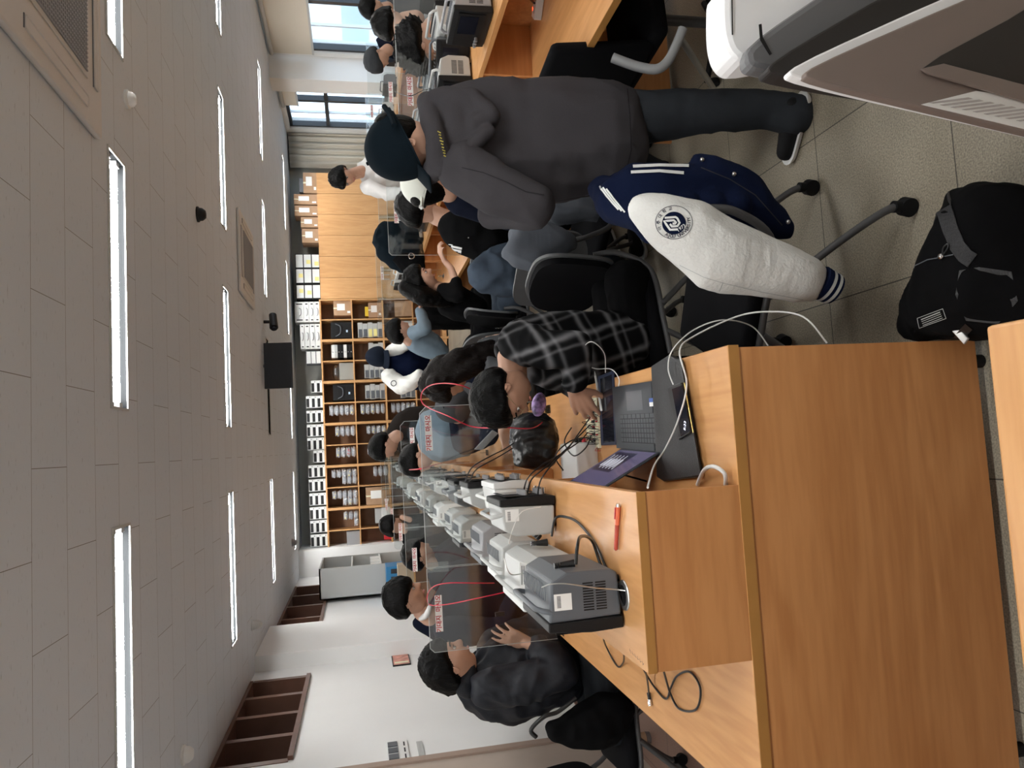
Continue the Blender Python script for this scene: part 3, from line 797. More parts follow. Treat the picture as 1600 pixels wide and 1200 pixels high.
# wires on the desk
rnd = random.Random(3)
wires = [([(1012, 762, 1.016), (1022, 728, .90), (1040, 700, .80), (1060, 655, .795), (1073, 600, .795), (1062, 548, .79), (1085, 525, .72), (1150, 495, .6), (1200, 487, .55), (1255, 495, .5), (1292, 536, .45)], .0024, 'whitew', 'long white charging cable running from the shelf over the sleeve and off the bench'),
         ([(1052, 601, .775), (1044, 575, .785), (1052, 545, .77), (1085, 515, .7), (1130, 500, .62), (1175, 510, .5), (1200, 540, .45)], .0020, 'whitew', 'white cable plugged into the smartphone, looping over the desk edge'),
         ([(946, 582, .765), (944, 552, .80), (925, 534, .86), (911, 545, .86), (912, 566, .82), (930, 576, .79), (955, 577, .775), (967, 592, .76), (966, 606, .76)], .0018, 'whitew', 'thin white cable looping above the tablet'),
         ([(1134, 758, DZ+.006), (1132, 740, .775), (1115, 729, .79), (1100, 735, .78), (1090, 757, DZ+.006)], .0055, 'whitew', 'thick white cable arching out of the shelf riser near the corner'),
         ([(958, 738, .86), (985, 745, .80), (1010, 752, .77)], .003, 'blackw', 'short black cord behind the laptop screen')]
for i in range(0):
    o_ = 0
    wires.append(([(835+o_*.6, 774-o_*.2, 1.02), (842+o_*.4, 752-o_*.3, 1.09), (862+o_*.3, 728, 1.04), (885+o_*.2, 708-i, .86), (900+i*3, 690-i*5, .79), (908+i*2, 668-i*4, .775)], .0019, 'blackw', 'black probe lead, %s of five running from the shelf down to the breadboard' % ORD[i]))
for i in range(0):
    wires.append(([(778+i*5, 764, 1.03), (786+i*3, 745, 1.10), (800, 722, 1.06), (812+i*2, 700, .92), (808, 684, .80)], .0022, 'blackw', 'black lead arching over the riser towards the far breadboard, %s of two' % ORD[i]))
wires.append(([(858, 648, .79), (835, 668, .98), (790, 668, 1.10), (740, 667, 1.2), (700, 650, 1.30), (662, 632, 1.36), (660, 612, 1.365), (680, 600, 1.33), (720, 602, 1.25), (760, 620, 1.12)], .0024, 'redw', 'red lead looping over the first partition behind the plaid shirt wearer'))
wires.append(([(690, 724, 1.02), (680, 726, 1.15), (660, 732, 1.30), (640, 734, 1.34)], .004, 'redw', 'bundle of red leads draped over the shelf towards the second partition'))
wires.append(([(772, 911, 1.12), (740, 911, 1.22), (700, 911, 1.32), (677, 917, 1.37), (668, 930, 1.372), (672, 945, 1.36), (700, 944, 1.30), (745, 935, 1.2), (790, 925, 1.08)], .0022, 'redw', 'red lead looping over the left sheet of the first partition'))
wires.append(([(617, 143, 1.35), (640, 150, 1.33), (665, 140, 1.2), (690, 142, 1.1)], .0024, 'blackw', 'black lead looping in front of the right-hand notice'))
LD = [([(817, 778, 2.50), (824, 748, 2.46), (848, 726, 2.48), (872, 712, 2.55), (905, 690, 2.68), (918, 676, 2.72)], 'first'), ([(823, 777, 2.54), (830, 750, 2.50), (850, 732, 2.50), (880, 706, 2.58), (906, 680, 2.70), (922, 664, 2.72)], 'second'),
      ([(840, 777, 2.44), (845, 750, 2.42), (866, 722, 2.46), (888, 700, 2.56), (908, 672, 2.70), (924, 650, 2.72)], 'third'), ([(880, 735, 2.62), (868, 712, 2.60), (890, 690, 2.62), (915, 684, 2.68), (925, 690, 2.72)], 'fourth'),
      ([(893, 668, 2.80), (882, 690, 2.78), (896, 712, 2.70), (915, 700, 2.68), (924, 680, 2.70)], 'fifth'), ([(727, 752, 2.95), (738, 730, 2.92), (768, 712, 2.95), (788, 702, 3.0), (806, 690, 3.02)], 'sixth'), ([(733, 752, 2.98), (745, 733, 2.95), (775, 716, 2.98), (792, 706, 3.02), (808, 696, 3.04)], 'seventh')]
for pts, k_ in LD: tag(MB().tube([W(a, b, Y=y) for a, b, y in pts], .0026, 8).done('cable', 'blackw', smooth=True), 'black instrument lead, %s of seven arching over the shelf riser' % k_, 'cable')
tag(MB().tube([W(a, b, Y=y) for a, b, y in [(845, 792, 2.38), (815, 800, 2.36), (800, 830, 2.36), (795, 850, 2.3)]], .0016, 6).done('cable', 'whitew', smooth=True), 'thin white tether across the light grey instrument side', 'cable')
t = thing('stored_device', 'black device lying in the second compartment of the right-hand bench shelf', 'device', (1.9, 3.6, .75)); MB().b2((1.80, 3.46, .7505), (1.99, 3.85, .93), bev=.006).done('casing', 'black', t)
for pts, r_, m_, lab_ in wires:
    tag(MB().tube([W(a, b, Z=z) for a, b, z in pts], r_, 8).done('cable', m_, smooth=True), lab_, 'cable')
# leads on the left half of the bench
tag(MB().tube([W(a, b, Z=z) for a, b, z in [(1000, 1020, .90), (1003, 1040, .80), (1020, 1070, .757), (1040, 1092, .756), (1048, 1075, .757), (1058, 1056, .757), (1078, 1050, .756), (1094, 1075, .756), (1088, 1108, .756), (1062, 1108, .756), (1048, 1085, .762), (1038, 1052, .80), (1032, 1030, .85)]], .0032, 8).done('coaxial_cable', 'blackw', smooth=True), 'black coaxial cable coiled in a loop on the left desk half', 'cable')
bnc = [W(a, b, Z=z) for a, b, z in [(1005, 1035, .88), (1011, 1060, .80), (1014, 1085, .76)]]
t = thing('coaxial_lead', 'black lead ending in a silver bayonet plug on the left desk half', 'cable', bnc[2])
MB().tube(bnc, .0028, 8).done('cord', 'blackw', t, smooth=True)
q0, q1 = W(1013, 1082, Z=.757), W(1015, 1093, Z=.757); MB().cyl(q0, q1, .0055, n=14).done('boot', 'blackw', t, smooth=True)
q2 = W(1016, 1103, Z=.758); MB().cyl(q1, q2, .0065, n=16).cyl(q1+(q2-q1)*.4, q1+(q2-q1)*.6, .0078, n=16).done('plug', 'chrome', t, smooth=True)
tag(MB().tube([W(a, b, Z=z) for a, b, z in [(942, 991, .93), (945, 1005, .78), (956, 1028, .756), (966, 1042, .756), (974, 1035, .77), (975, 1020, .90)]], .003, 8).done('cable', 'blackw', smooth=True), 'black cord hanging in a loop under the left shelf edge', 'cable')
MK = MB()
for i in range(6):
    a_ = W(985+i*4, 1018+i*4, Z=1.0152); MK.box(a_, (.010, .0012, .0002), rotm(.9+.25*i)).box(a_+V((.003, .004, 0)), (.006, .001, .0002), rotm(.3))
tag(MK.done('scribble', 'ink'), 'faint pencil scribbles on the left corner of the raised shelf', 'marks', kind='stuff')

# ------------------------------------------------------------------ storage wall
CY = 13.1
fx = lambda y, x=520: W(x, y, Y=CY).x
fz = lambda x, y=600: W(x, y, Y=CY).z
SX1, SX0 = 2.66, -1.70
cw = (SX1-SX0)/12
ROWZ = [2.215, 1.69, 1.16, .63, .10]
unit = thing('bookcase', 'u', 'bookcase', (0, 0, 0))
c = MB(); wd = cw*2
for xx in (0, wd-.022): c.b2((xx+.001, 0, 0), (xx+.021, .40, 2.23))
c.b2((.021, .01, 2.205), (wd-.021, .40, 2.229)); c.b2((.021, .02, .03), (wd-.021, .40, .10))
c.done('carcass', 'cab', unit, world=False)
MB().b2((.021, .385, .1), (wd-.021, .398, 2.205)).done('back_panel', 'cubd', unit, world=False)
MB().b2((wd/2-.009, .004, .1), (wd/2+.009, .385, 2.205)).done('divider', 'cab', unit, world=False)
for z in ROWZ[1:4]: MB().b2((.021, .002, z-(.02 if z > 1.5 or z < 1 else .028)), (wd-.021, .385, z)).done('shelf', 'cab', unit, world=False)
for k in range(6):
    u_ = unit if k == 0 else copy_tree(unit)
    u_.location = (SX1-(k+1)*wd, CY, 0)
    u_['label'] = 'tall open wooden bookcase of square cubbies, %s of six from the cabinets' % ORD[k]
# cabinets
cabx = [fx(468, 497), fx(403, 497), fx(337, 497), fx(270, 497)]
cabx[0] = SX1+.004
cabw = (4.93-cabx[0])/3
for k in range(3):
    x0 = cabx[0]+k*cabw; t = thing('cabinet', 'tall closed wooden two-door cabinet, %s of three from the bookcases' % ORD[k], 'cabinet', (x0, CY, 0))
    MB().b2((x0+.001, CY+.02, 0), (x0+cabw-.003, CY+.42, 2.20)).done('body', 'cab', t)
    for s in (0, 1):
        d = MB().b2((x0+.003+s*cabw/2, CY, .06), (x0+(s+1)*cabw/2-.003, CY+.019, 2.2)).done('door', 'cab', t, bevel=.001)
        xx = x0+cabw/2+(-.04 if s == 0 else .04)
        MB().b2((xx-.006, CY-.02, 1.0), (xx+.006, CY, 1.12), bev=.002).done('handle', 'steel', d)


def cub(c_, r_):
    """left, right, bottom, top of a cubby opening; column 0 is beside the cabinets"""
    return SX1-(c_+1)*cw+.022, SX1-c_*cw-.022, ROWZ[r_+1]+.0005, ROWZ[r_]-.025


COLN = ['rightmost']+[ORD[i]+' from the right' for i in range(1, 11)]+['leftmost']
COLN = ['col %d' % i for i in range(12)]
RN = ['top', 'second', 'third', 'lowest']
where = lambda c_, r_: '%s cubby, %s row' % (ORD[c_], RN[r_])


def crate(name, label, lo, hi, m, cat, extra=None, group=None):
    t = thing(name, label, cat, ((lo[0]+hi[0])/2, lo[1], lo[2]), group)
    b = MB().b2(lo, hi, bev=.003).done('body', m, t)
    return t, b


def cardboard(label, lo, hi, tape=True, name='cardboard_box'):
    t, b = crate(name, label, lo, hi, 'card', 'box')
    w_, h_ = hi[0]-lo[0], hi[2]-lo[2]
    MB().b2((lo[0]+w_*.35, lo[1]-.0015, lo[2]+h_*.35), (lo[0]+w_*.8, lo[1], lo[2]+h_*.8)).done('paper_label', 'paper', t)
    MB().b2((lo[0]+w_*.15, lo[1]-.0015, lo[2]+h_*.05), (lo[0]+w_*.3, lo[1], lo[2]+h_*.22)).done('paper_label', 'paper', t)
    MB().b2((lo[0]+w_*.46, lo[1]-.001, hi[2]-h_*.2), (lo[0]+w_*.54, hi[1]+.001, hi[2]+.0012)).done('tape', 'cream', t)


bagp = None


def bag(label, x, y, z, sw=.20, sh=.085, hue=0):
    global bagp
    if bagp is None:
        bagp = []
        for h in range(4):
            t = thing('zip_bag', 'b', 'bag', (0, 0, 0), 'clear bags of parts stacked in the bookcase cubbies')
            q = MB().ell((0, .07, .0425), (.10, .075, .044), None, 14, 8); q.done('pouch', mat('bag_film', (.36, .38, .42), .18, var=.25, vscale=30), t, smooth=True, world=False)
            p = MB(); rn = random.Random(h)
            for i in range(6): p.box((rn.uniform(-.06, .06), .004+rn.uniform(0, .01), rn.uniform(.025, .06)), (.02, .012, .014), rotm(rn.random()))
            p.done('components', ['mgrey', 'note', 'white', 'red'][h], t, world=False)
            MB().box((0, .0, .08), (.17, .003, .006)).done('zip_edge', 'white', t, world=False)
            bagp.append(t)
        bag.first = set()
    t = bagp[hue]
    if hue in bag.first: t = copy_tree(t)
    bag.first.add(hue)
    t.location = (x, y, z); t['label'] = label; t.scale = (sw/.2, 1, sh/.0865)


HB = ['grey', 'yellowish', 'white', 'red-marked']
spec = {(5, 0): (5, 1), (6, 0): (4, 1), (7, 0): (4, 1), (8, 0): (5, 2), (9, 0): (5, 2), (10, 0): (3, 2), (5, 1): (5, 1), (6, 1): (4, 2), (7, 1): (4, 2), (5, 2): (5, 1), (6, 2): (2, 1), (7, 2): (3, 2), (8, 1): (3, 1)}
for (c_, r_), (n, m_) in spec.items():
    x0, x1, z0, z1 = cub(c_, r_)
    for j in range(m_):
        for i in range(n if j == 0 else max(1, n-2)):
            hue = (c_*3+i*5+j+r_) % 7; hue = {0: 0, 1: 1, 2: 0, 3: 2, 4: 0, 5: 3 if c_ in (7, 8) else 1, 6: 2}[hue]
            bag('bag of %s parts, %s up in %s pile, %s' % (HB[hue], ORD[i], 'right' if j == 0 else 'left', where(c_, r_)), (x1-.105) if j == 0 else x0+.095-(0 if m_ == 1 else .0), CY+.03+.11*j*0, z0+i*.0868, .19 if m_ == 1 else .155, .086, hue)


def minibox(label, x, y, z, w_=.20, h_=.092, kind=0):
    t = thing('boxed_meter', label, 'meter', (x, y, z), 'small white instruments along the top of the bookcases')
    MB().b2((x, y+.004, z), (x+w_, y+.26, z+h_), bev=.004).done('casing', 'lgrey', t)
    f = MB().b2((x+.002, y, z+.002), (x+w_-.002, y+.005, z+h_-.002)).done('faceplate', 'white', t)
    MB().b2((x+.01, y-.0015, z+h_*.42), (x+w_*.78, y, z+h_*.93)).done('display', 'black', f)
    MB().cyl((x+w_*.88, y-.01, z+h_*.3), (x+w_*.88, y, z+h_*.3), .011, n=10).done('dial', 'mgrey', f)


ZT2 = 2.2305
k = 0
for col, (ya, nrow) in enumerate([(613, 2), (637, 3), (660, 3), (682, 3), (703, 3), (723, 2), (746, 3), (768, 3), (790, 3), (812, 3), (833, 3), (855, 3)]):
    x0 = fx(ya, 490)
    for r_ in range(nrow):
        minibox('small white meter on the bookcases, %s stack from right, %s from below' % (ORD[col], ORD[r_]), x0, CY+.03, ZT2+r_*.0925, .205, .092)
for col, (ya, yb_) in enumerate([(417, 397), (441, 420), (465, 445)]):
    for r_ in range(3):
        xa, xb_ = fx(ya, 480), fx(yb_, 480)
        t = thing('boxed_instrument', 'white-fronted dark instrument with notes, %s stack over the cabinets, %s from below' % (ORD[col], ORD[r_]), 'instrument', (xa, CY+.03, 2.2+r_*.137))
        MB().b2((xa-.02, CY+.04, 2.2015+r_*.137), (xb_+.01, CY+.34, 2.2015+r_*.137+.135)).done('casing', 'black', t)
        MB().b2((xa, CY+.03, 2.207+r_*.137), (xb_, CY+.041, 2.207+r_*.137+.12), bev=.003).done('faceplate', 'white', t)
        if (r_+col) % 4 != 2:
            MB().b2((xa+.03+.03*r_, CY+.028, 2.215+r_*.137), (xa+.10+.03*r_, CY+.03, 2.215+r_*.137+.07)).done('sticky_note', 'note' if (r_*col) != 1 else 'bluep', t)
for col, (ya, yb_) in enumerate([(503, 471), (545, 506)]):
    for r_ in range(4):
        xa, xb_ = fx(ya, 480), fx(yb_, 480); h_ = .088 if r_ < 3 else (.15 if col == 0 else .075); z0 = ZT2+r_*.0885
        if col == 0 and r_ == 3: pass
        t = thing('boxed_oscilloscope', 'long white instrument with arched handle on the bookcases, %s stack, %s from below' % (ORD[col], ORD[r_]), 'instrument', (xa, CY+.03, z0))
        MB().b2((xa, CY+.03, z0), (xb_, CY+.33, z0+h_-.003), bev=.004).done('casing', 'white', t)
        xm = (xa+xb_)/2; MB().tube([(xm-.07, CY+.03, z0+h_*.5), (xm-.04, CY+.008, z0+h_*.3), (xm+.04, CY+.008, z0+h_*.3), (xm+.07, CY+.03, z0+h_*.5)], .006, 6).done('handle', 'mgrey', t, smooth=True)
        for dx in (.03, xb_-xa-.05): MB().b2((xa+dx, CY+.028, z0+.02), (xa+dx+.02, CY+.03, z0+h_-.03)).done('marking', 'ink', t)
xa, xb_ = fx(568, 490), fx(548, 490)
t = thing('drawer_organiser', 'small white three-drawer organiser on top of the bookcases', 'organiser', (xa, CY+.04, ZT2))
MB().b2((xa, CY+.05, ZT2), (xb_, CY+.30, ZT2+.255)).done('frame', 'dgrey', t)
for i in range(3): MB().b2((xa+.008, CY+.04, ZT2+.008+i*.083), (xb_-.008, CY+.051, ZT2+.083+i*.083-.004)).done('drawer', 'white', t)
for i, (ya, yb_, xt) in enumerate([(300, 268, 462), (318, 302, 457), (336, 320, 458), (354, 338, 468), (378, 356, 470)]):
    cardboard(['wide pale cardboard box with folders on it above the right cabinet', 'tall brown box with white label, next left of the wide pale box', 'tall brown box with white label, third from the window side', 'shorter brown box with label over the middle cabinet', 'brown box with worn side, leftmost of the boxes on the cabinets'][i],
              (fx(ya, 480), CY+.05, 2.2012), (fx(yb_, 480), CY+.36, max(2.32, fz(xt, ya))-.02 if i else 2.43))
tag(MB().b2((fx(298, 465), CY+.07, 2.4312), (fx(276, 465), CY+.3, 2.50), bev=.004).done('folder_stack', 'dgrey'), 'grey folders lying on the wide pale cardboard box', 'folders')
# boxes and gear in cubbies
x0, x1, z0, z1 = cub(0, 0); cardboard('open cardboard box with white label in the top cubby beside the cabinets', (x0+.06, CY+.05, z0), (x1-.002, CY+.33, z0+.30))
x0, x1, z0, z1 = cub(0, 1); cardboard('brown box with tape rolls before it, second-row cubby beside the cabinets', (x0+.02, CY+.1, z0), (x1-.03, CY+.36, z0+.23))
crate('yellow_case', 'thin yellow case standing on the brown box in the second-row cubby', (x0+.05, CY+.12, z0+.2305), (x1-.1, CY+.3, z0+.29), 'yellow', 'case')
x0, x1, z0, z1 = cub(9, 1); cardboard('cardboard box with a handle hole in the second row, far left part', (x0+.005, CY+.02, z0), (x1-.01, CY+.34, z0+.40))
dk = [((1, 0), 'black instrument case with grey handle lying in the top row'), ((4, 0), 'black camera bag with a white tag in the top row')]
for (c_, r_), lb in dk:
    x0, x1, z0, z1 = cub(c_, r_); t, b = crate('equipment_case', lb, (x0+.02, CY+.03, z0), (x1-.02, CY+.33, z0+.36), 'black', 'case')
    MB().tube([(x0+.05, CY+.025, z0+.28), (x0+.1, CY+.005, z0+.2), (x1-.1, CY+.005, z0+.2), (x1-.05, CY+.025, z0+.28)], .008, 6).done('handle', 'dgrey', t, smooth=True)
    MB().b2((x0+.12, CY+.027, z0+.07), (x0+.16, CY+.03, z0+.10)).done('tag', 'bluep', t)
x0, x1, z0, z1 = cub(2, 0)
for i in range(7):
    zz = z0+.02+i*.052
    t = thing('binder', '%s binder lying in the third cubby, %s from below' % (['dark', 'dark', 'white', 'dark', 'dark', 'grey', 'white'][i], ORD[i]), 'binder', (x0+.05, CY+.05, zz-.02))
    MB().b2((x0+.04, CY+.05, zz-.02), (x1-.05, CY+.33, zz+.030)).done('cover', ['black', 'black', 'white', 'black', 'black', 'lgrey', 'white'][i], t)
    MB().cyl((x0+.14, CY+.046, zz+.006), (x0+.14, CY+.05, zz+.006), .009, n=12).done('finger_ring', 'chrome', t)
x0, x1, z0, z1 = cub(3, 0)
crate('storage_box', 'plain grey box filling the fourth top cubby', (x0+.01, CY+.04, z0), (x1-.01, CY+.35, z0+.24), mat('grey_box', (.30, .29, .26), .6), 'box')
tag(MB().ell(((x0+x1)/2, CY+.15, z0+.30), (.13, .10, .06)).done('plastic_wrap', 'plas', smooth=True), 'crumpled clear plastic wrap on the plain grey box', 'wrap')
x0, x1, z0, z1 = cub(11, 0); crate('storage_box', 'small grey box in the leftmost top cubby', (x0+.02, CY+.04, z0), (x1-.01, CY+.3, z0+.22), 'mgrey', 'box')
x0, x1, z0, z1 = cub(10, 1); crate('storage_box', 'white box in the second row, near the grey metal cabinet', (x0+.03, CY+.04, z0), (x1-.01, CY+.3, z0+.15), 'white', 'box'); crate('storage_box', 'pale grey box resting on the white box in the second row', (x0+.05, CY+.04, z0+.1505), (x1-.02, CY+.3, z0+.26), 'lgrey', 'box')
x0, x1, z0, z1 = cub(11, 1); crate('red_case', 'bright red case in the leftmost cubby of the second row', (x0+.12, CY+.04, z0), (x1-.01, CY+.3, z0+.12), 'red', 'case')
for (c_, r_), n, lb in (((1, 1), 5, 'pale instrument'), ((4, 1), 4, 'pale instrument'), ((3, 1), 4, 'pale meter'), ((2, 1), 3, 'pale meter'), ((4, 2), 3, 'grey power unit')):
    x0, x1, z0, z1 = cub(c_, r_)
    for i in range(n):
        t = thing('stored_instrument', '%s in the %s, %s from below' % (lb, where(c_, r_), ORD[i]), 'instrument', (x0+.03, CY+.04, z0+i*.086))
        MB().b2((x0+.02+.01*(i % 2), CY+.05, z0+i*.086), (x1-.03-.02*(i % 2), CY+.33, z0+i*.086+.083), bev=.003).done('casing', 'lgrey', t)
        MB().b2((x0+.03+.01*(i % 2), CY+.045, z0+i*.086+.01), (x0+.17, CY+.051, z0+i*.086+.07)).done('panel', 'note' if (c_ == 1 and i in (1, 2)) else 'dgrey', t)
# boxes in the lower rows seen between people
for i, (c_, r_, m_, lb) in enumerate([(2, 2, 'bluebin', 'blue plastic crate low in the third row'), (1, 2, 'lgrey', 'pale box in the third row by the cabinets'), (0, 2, 'card', 'plain brown carton in the third row beside the cabinets')]):
    x0, x1, z0, z1 = cub(c_, r_); crate('storage_crate', lb, (x0+.02, CY+.03, z0), (x1-.02, CY+.34, z0+.3), m_, 'crate')

# left corner: metal cabinet, blue crate, parcel
t = thing('metal_cabinet', 'open grey metal cabinet in the left corner, its blank side towards the camera', 'cabinet', (-1.7, 10.6, 0))
g = MB(); gx0, gx1, gy0, gy1, gt = XL+.05, -1.58, 10.6, 11.7, 2.25
g.b2((gx0, gy0, 1.02), (gx1, gy0+.02, gt)).b2((gx0, gy1-.02, 1.02), (gx1, gy1, gt)).b2((gx0, gy0, gt-.02), (gx1, gy1, gt)).b2((gx0, gy0, 1.02), (gx0+.015, gy1, gt))
g.b2((gx0, gy0, 1.02), (gx1, gy1, 1.04)); g.done('casing', 'lgrey', t)
for z in (1.4, 1.8): MB().b2((gx0+.015, gy0+.02, z), (gx1-.01, gy1-.02, z+.02)).done('shelf', 'white', t)
for i in range(3): MB().b2((gx1-.2, gy0+.1+i*.3, 1.42), (gx1-.02, gy0+.33+i*.3, 1.55)).done('tray', 'white', t)
t2 = thing('side_table', 'low wooden cupboard carrying the grey metal cabinet in the left corner', 'cupboard', (-1.7, 10.3, 0))
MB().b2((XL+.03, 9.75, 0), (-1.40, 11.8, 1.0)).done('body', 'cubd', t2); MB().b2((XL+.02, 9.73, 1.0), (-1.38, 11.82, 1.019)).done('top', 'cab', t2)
t = thing('crate', 'bright blue slotted plastic crate in the left corner before the metal cabinet', 'crate', (-1.8, 10.0, 1.02))
c = MB(); c.b2((XL+.06, 10.05, 1.0195), (-1.55, 10.45, 1.36)); c.done('body', 'bluebin', t, bevel=.006)
for i in range(4): 
    for j in range(2): MB().b2((XL+.11+i*.10, 10.045, 1.10+j*.12), (XL+.17+i*.10, 10.052, 1.18+j*.12)).done('slot', 'ink', t)
t = thing('parcel', 'beige flat parcel in front of the blue crate', 'box', (-1.8, 9.9, 1.02)); MB().b2((XL+.08, 9.8, 1.0195), (-1.5, 10.03, 1.22)).done('body', mat('beige_parcel', (.42, .35, .26), .7), t)

# ------------------------------------------------------------------ things on the ceiling
AW = mat('aircon_white', (.62, .60, .58), .5)


def aircon(label, x0, x1, y0, y1):
    t = thing('ceiling_air_conditioner', label, 'air conditioner', ((x0+x1)/2, (y0+y1)/2, ZC))
    MB().b2((x0, y0, ZC-.03), (x1, y1, ZC-.001), bev=.012).done('panel', AW, t)
    q = (x1-x0)*.19
    g = MB().b2((x0+q, y0+q, ZC-.036), (x1-q, y1-q, ZC-.0302), bev=.003).done('grille_frame', AW, t)
    n = 30; gm = MB(); ww = (x1-x0-2*q-.04)
    MB().b2((x0+q+.02, y0+q+.02, ZC-.0372), (x1-q-.02, y1-q-.02, ZC-.0361)).done('filter', 'dgrey', g)
    for i in range(n):
        a = x0+q+.02+ww*i/n; gm.b2((a, y0+q+.02, ZC-.042), (a+ww/n*.35, y1-q-.02, ZC-.0372))
        b = y0+q+.02+(y1-y0-2*q-.04)*i/n; gm.b2((x0+q+.02, b, ZC-.043), (x1-q-.02, b+ww/n*.3, ZC-.0385))
    gm.done('grille', 'mgrey', g)
    e = .06
    for (a, b, c, d) in ((x0+q, y0+e, x1-q, y0+e+.05), (x0+q, y1-e-.05, x1-q, y1-e), (x0+e, y0+q, x0+e+.05, y1-q), (x1-e-.05, y0+q, x1-e, y1-q)):
        MB().b2((a, b, ZC-.034), (c, d, ZC-.0301), bev=.008).done('louvre', AW, t, bevel=.002)
        ex = (a, b, ZC-.0335), (c, b+.004, ZC-.0305)
        MB().b2((a, b-.006, ZC-.0335), (c, b-.001, ZC-.0302)).done('air_slot', 'dgrey', t)


aircon('large square ceiling air conditioner with honeycomb grille above the aisle, nearest', 1.38, 2.34, 2.40, 3.345)
aircon('square ceiling air conditioner farther back over the aisle', 1.55, 2.36, 7.2, 8.15)
for (q, lb, m_, r_, h_, nm) in (((308, 335), 'small black dome fixture on the ceiling over the aisle', 'black', .055, .05, 'ceiling_speaker'), ((197, 155), 'clear-lensed round smoke detector near the large air conditioner', 'white', .045, .035, 'smoke_detector'),
                           ((393, 977), 'white cylindrical detector over the left wall window', 'white', .05, .09, 'smoke_detector'), ((285, 1180), 'white round detector on the ceiling at the left edge', 'white', .055, .05, 'smoke_detector'), ((456, 848), 'grey detector beside the farthest left lamp', 'mgrey', .06, .07, 'smoke_detector')):
    p = W(*q, Z=ZC); t = thing(nm, lb, 'detector' if 'smoke' in nm else 'fixture', p)
    MB().lathe(p, [(r_, 0), (r_, -.012), (r_*.8, -.018)], 24).done('base', m_, t, smooth=True)
    MB().lathe(p+V((0, 0, -.012)), [(r_*.86, 0), (r_*.8, -h_*.5), (r_*.5, -h_*.9), (0, -h_)], 24).done('dome', m_, t, smooth=True)
# hanging monitor (its dark back) and a ceiling camera
t = thing('hanging_monitor', 'black flat monitor hanging from the ceiling, its back to the camera', 'monitor', (1.04, 8.9, ZC))
MB().b2((.768, 8.88, 2.37), (1.30, 8.93, 2.685), bev=.004).done('casing', mat('monitor_back', (.014, .018, .026), .5), t)
MB().cyl((1.04, 8.95, 2.6), (1.04, 8.95, ZC), .018).done('ceiling_mount', 'dgrey', t)
t = thing('ceiling_camera', 'black camera on a ceiling bracket beside the hanging monitor', 'camera', W(412, 503, Z=ZC))
p = W(412, 503, Z=ZC)
MB().cyl(p, p-V((0, 0, .07)), .02).done('bracket', 'black', t); MB().cyl(p+V((.09, .05, -.10)), p+V((-.08, -.05, -.12)), .045, .05, 20).done('body', 'black', t, smooth=True)
MB().cyl(p+V((-.08, -.05, -.12)), p+V((-.10, -.06, -.122)), .035).done('lens', 'screen', t)
# left wall: switches, frame
t = thing('light_switch', 'white switch plate with three dark rockers on the left wall', 'switch', (XL, 5.14, 1.49))
p0, p1 = W(606, 1194, X=XL), W(636, 1158, X=XL)
MB().b2((XL, p0.y, p1.z), (XL+.012, p1.y, p0.z), bev=.002).done('plate', 'white', t)
for i in range(3):
    yy = p0.y+(p1.y-p0.y)*(.08+i*.31); MB().b2((XL+.012, yy, p0.z-.075), (XL+.02, yy+(p1.y-p0.y)*.22, p0.z-.01)).done('rocker', 'dgrey', t)
    MB().b2((XL+.012, yy, p1.z+.02), (XL+.0135, yy+(p1.y-p0.y)*.2, p1.z+.03)).done('marking', 'ink', t)
t = thing('wall_socket', 'small pale plate below the white switch plate on the left wall', 'plate', (XL, 5.2, 1.25))
MB().b2((XL, p0.y+.05, p1.z-.10), (XL+.008, p1.y-.05, p1.z-.06)).done('plate', 'lgrey', t)
t = thing('framed_notice', 'small black-framed reddish notice on the left wall', 'picture', W(626, 1031, X=XL))
p0, p1 = W(614, 1042, X=XL), W(638, 1021, X=XL)
MB().b2((XL, p0.y, p1.z), (XL+.012, p1.y, p0.z)).done('frame', 'black', t)
MB().b2((XL+.012, p0.y+.015, p1.z+.01), (XL+.014, p1.y-.015, p0.z-.01)).done('sheet', mat('salmon_paper', (.62, .30, .24), .7, var=.3, vscale=20), t)
MB().b2((XL+.014, p0.y+.05, p1.z+.02), (XL+.015, p0.y+.10, p0.z-.02)).done('picture', 'cream', t)

# ------------------------------------------------------------------ office machine cut by the right edge, bottom
t = thing('office_machine', 'large white and brown-grey office machine standing at the bottom right corner', 'machine', (.75, 1.25, 0))


def layer(name, px, y0, y1, m, parent=None, bev=.012, foot=False):
    pts = [W(a, b, Y=y0) for a, b in px]; pts = [(p.x, p.z) for p in pts]
    return MB().prism([(x, y0, z) for x, z in pts], (0, y1-y0, 0)).done(name, m, parent or t, bevel=bev)


def rnd_(px, it=2):
    for _ in range(it):
        o = []
        for k in range(len(px)):
            p, q = px[k], px[(k+1) % len(px)]
            o += [(p[0]*.8+q[0]*.2, p[1]*.8+q[1]*.2), (p[0]*.2+q[0]*.8, p[1]*.2+q[1]*.8)]
        px = o
    return px


